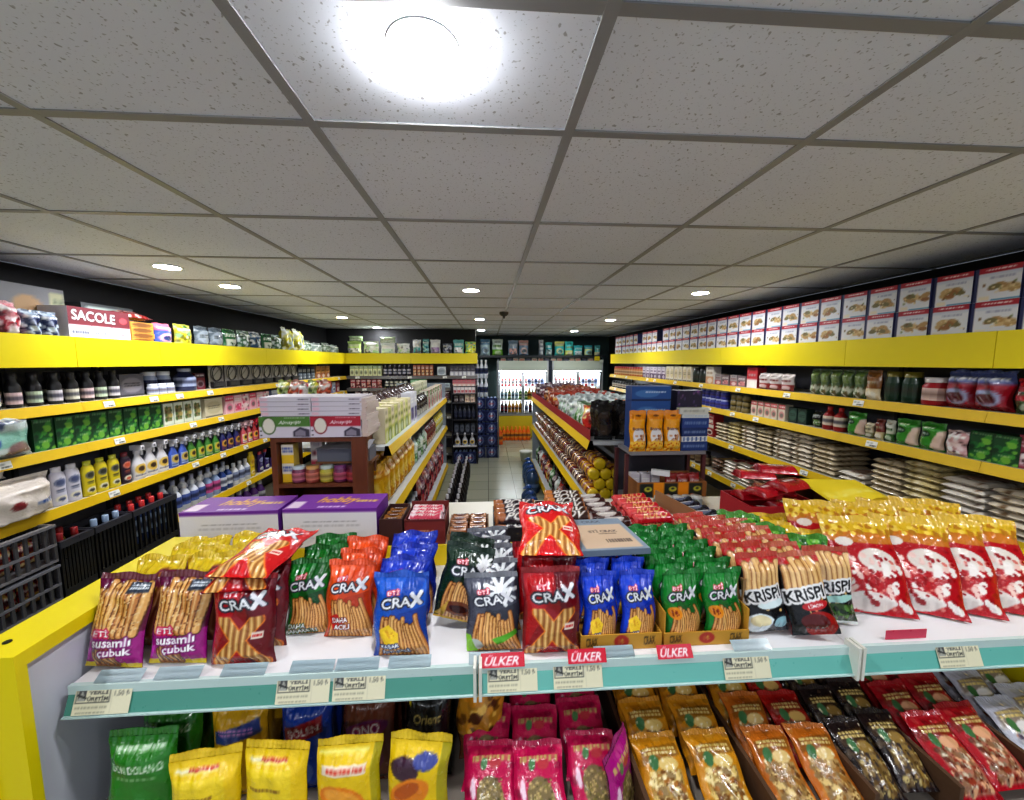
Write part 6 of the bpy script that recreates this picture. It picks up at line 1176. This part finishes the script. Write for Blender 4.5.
m = M(); m.box(0, .07, 0, .4, 0, 1.6, (30, 40, 60)); put(P('filler_panel', m.mesh('filler_panel', PAINT)), 'narrow dark blue filler panel between the two drinks coolers', (1.245, 7.8, 0), cat='panel')
orb = bottle('orange_drink_bottle', .042, .27, (236, 110, 24), (240, 150, 40), (240, 150, 50), n=12)
row(orb, spread(.27, .86, 7), .0005, 7.6, 0, 'orange drink bottle on the floor before the first cooler, front row', XE, 'orange bottles on the floor', axis='x')
row(orb, spread(.27, .86, 7), .0005, 7.69, 0, 'orange drink bottle on the floor before the first cooler, back row', XE, 'orange bottles on the floor', axis='x')
row(bottle('orange_drink_bottle', .06, .34, (236, 96, 30), (226, 140, 40), (240, 140, 50), n=14), [.22], .0005, 7.2, 0, 'large orange drink bottle standing apart on the floor near the water packs', XE, 'orange bottles on the floor', axis='x')
# shelf over the coolers
e = empty('overhead_shelf', 'dark overhead shelf above the coolers with bulky packs', 'shelf', (-.18, 7.73, 1.7))
m = M(); m.box(0, 2.6, 0, .45, -.02, .0, (50, 56, 60)); part('board', m, PAINT, e)
m = M(); m.box(0, 2.6, -.012, -.0005, -.035, .012, (44, 50, 54)); part('front_lip', m, PAINT, e)
for x in (.08, 1.25, 2.5):
    m = M(); m.box(x, x + .02, .02, .45, -.07, -.021, (60, 60, 64)); part('bracket', m, METAL, e)
oc = [(-.05, .2, .34, (221, 245, 250), (120, 167, 202)), (.2, .22, .34, (238, 250, 238), (143, 214, 73)), (.52, .2, .32, (167, 191, 214), (245, 191, 179)), (.74, .2, .32, (155, 179, 202), (238, 191, 179)), (1.1, .1, .33, (250, 250, 250), (191, 202, 214)), (1.26, .14, .28, (84, 202, 202), (238, 250, 250)), (1.48, .2, .3, (96, 226, 226), (250, 250, 155)), (1.68, .17, .3, (96, 238, 238), (250, 250, 143)), (1.87, .19, .22, (84, 221, 226), (238, 250, 250)), (2.09, .17, .22, (238, 245, 179), (84, 202, 214)), (2.28, .12, .22, (120, 214, 214), (250, 250, 191))]
on = ['pale blue', 'white and lime', 'blue-grey', 'steel blue', 'slim white', 'small teal', 'teal and yellow', 'bright turquoise', 'low turquoise', 'straw and teal', 'narrow sea-green']
for i, (x, w_, h_, a, c) in enumerate(oc): put(soft('diaper_pack', w_, h_, .16, a, c, (0, 3, 1)[i % 3], 200 + i, 'pack'), '%s bulky pack on the dark overhead shelf' % on[i], (x, 7.88, 1.7005), rnd.uniform(-4, 4), group='packs on the overhead shelf')
row([C('small_box', .1, .06, .06, (196, 170, 150), (150, 60, 50), 1, 220), C('small_box', .1, .06, .06, (40, 44, 60), (90, 90, 110), 1, 221), C('small_box', .1, .06, .06, (190, 190, 180), (150, 90, 70), 1, 222)], spread(.25, 2.3, 16), 1.6005, 7.77, 0, 'small low box tucked between cooler tops and overhead shelf', XE, 'boxes on top of the coolers', axis='x')
m = M(); m.box(0, .1, 0, .03, 0, .09, (226, 206, 30)); m.box(.1, .18, 0, .03, -.04, .02, (206, 210, 200)); put(P('yellow_sign', m.mesh('yellow_sign', CARD)), 'small yellow card at the cooler end of the rice wall', (2.18, 7.7, 1.602), cat='card')
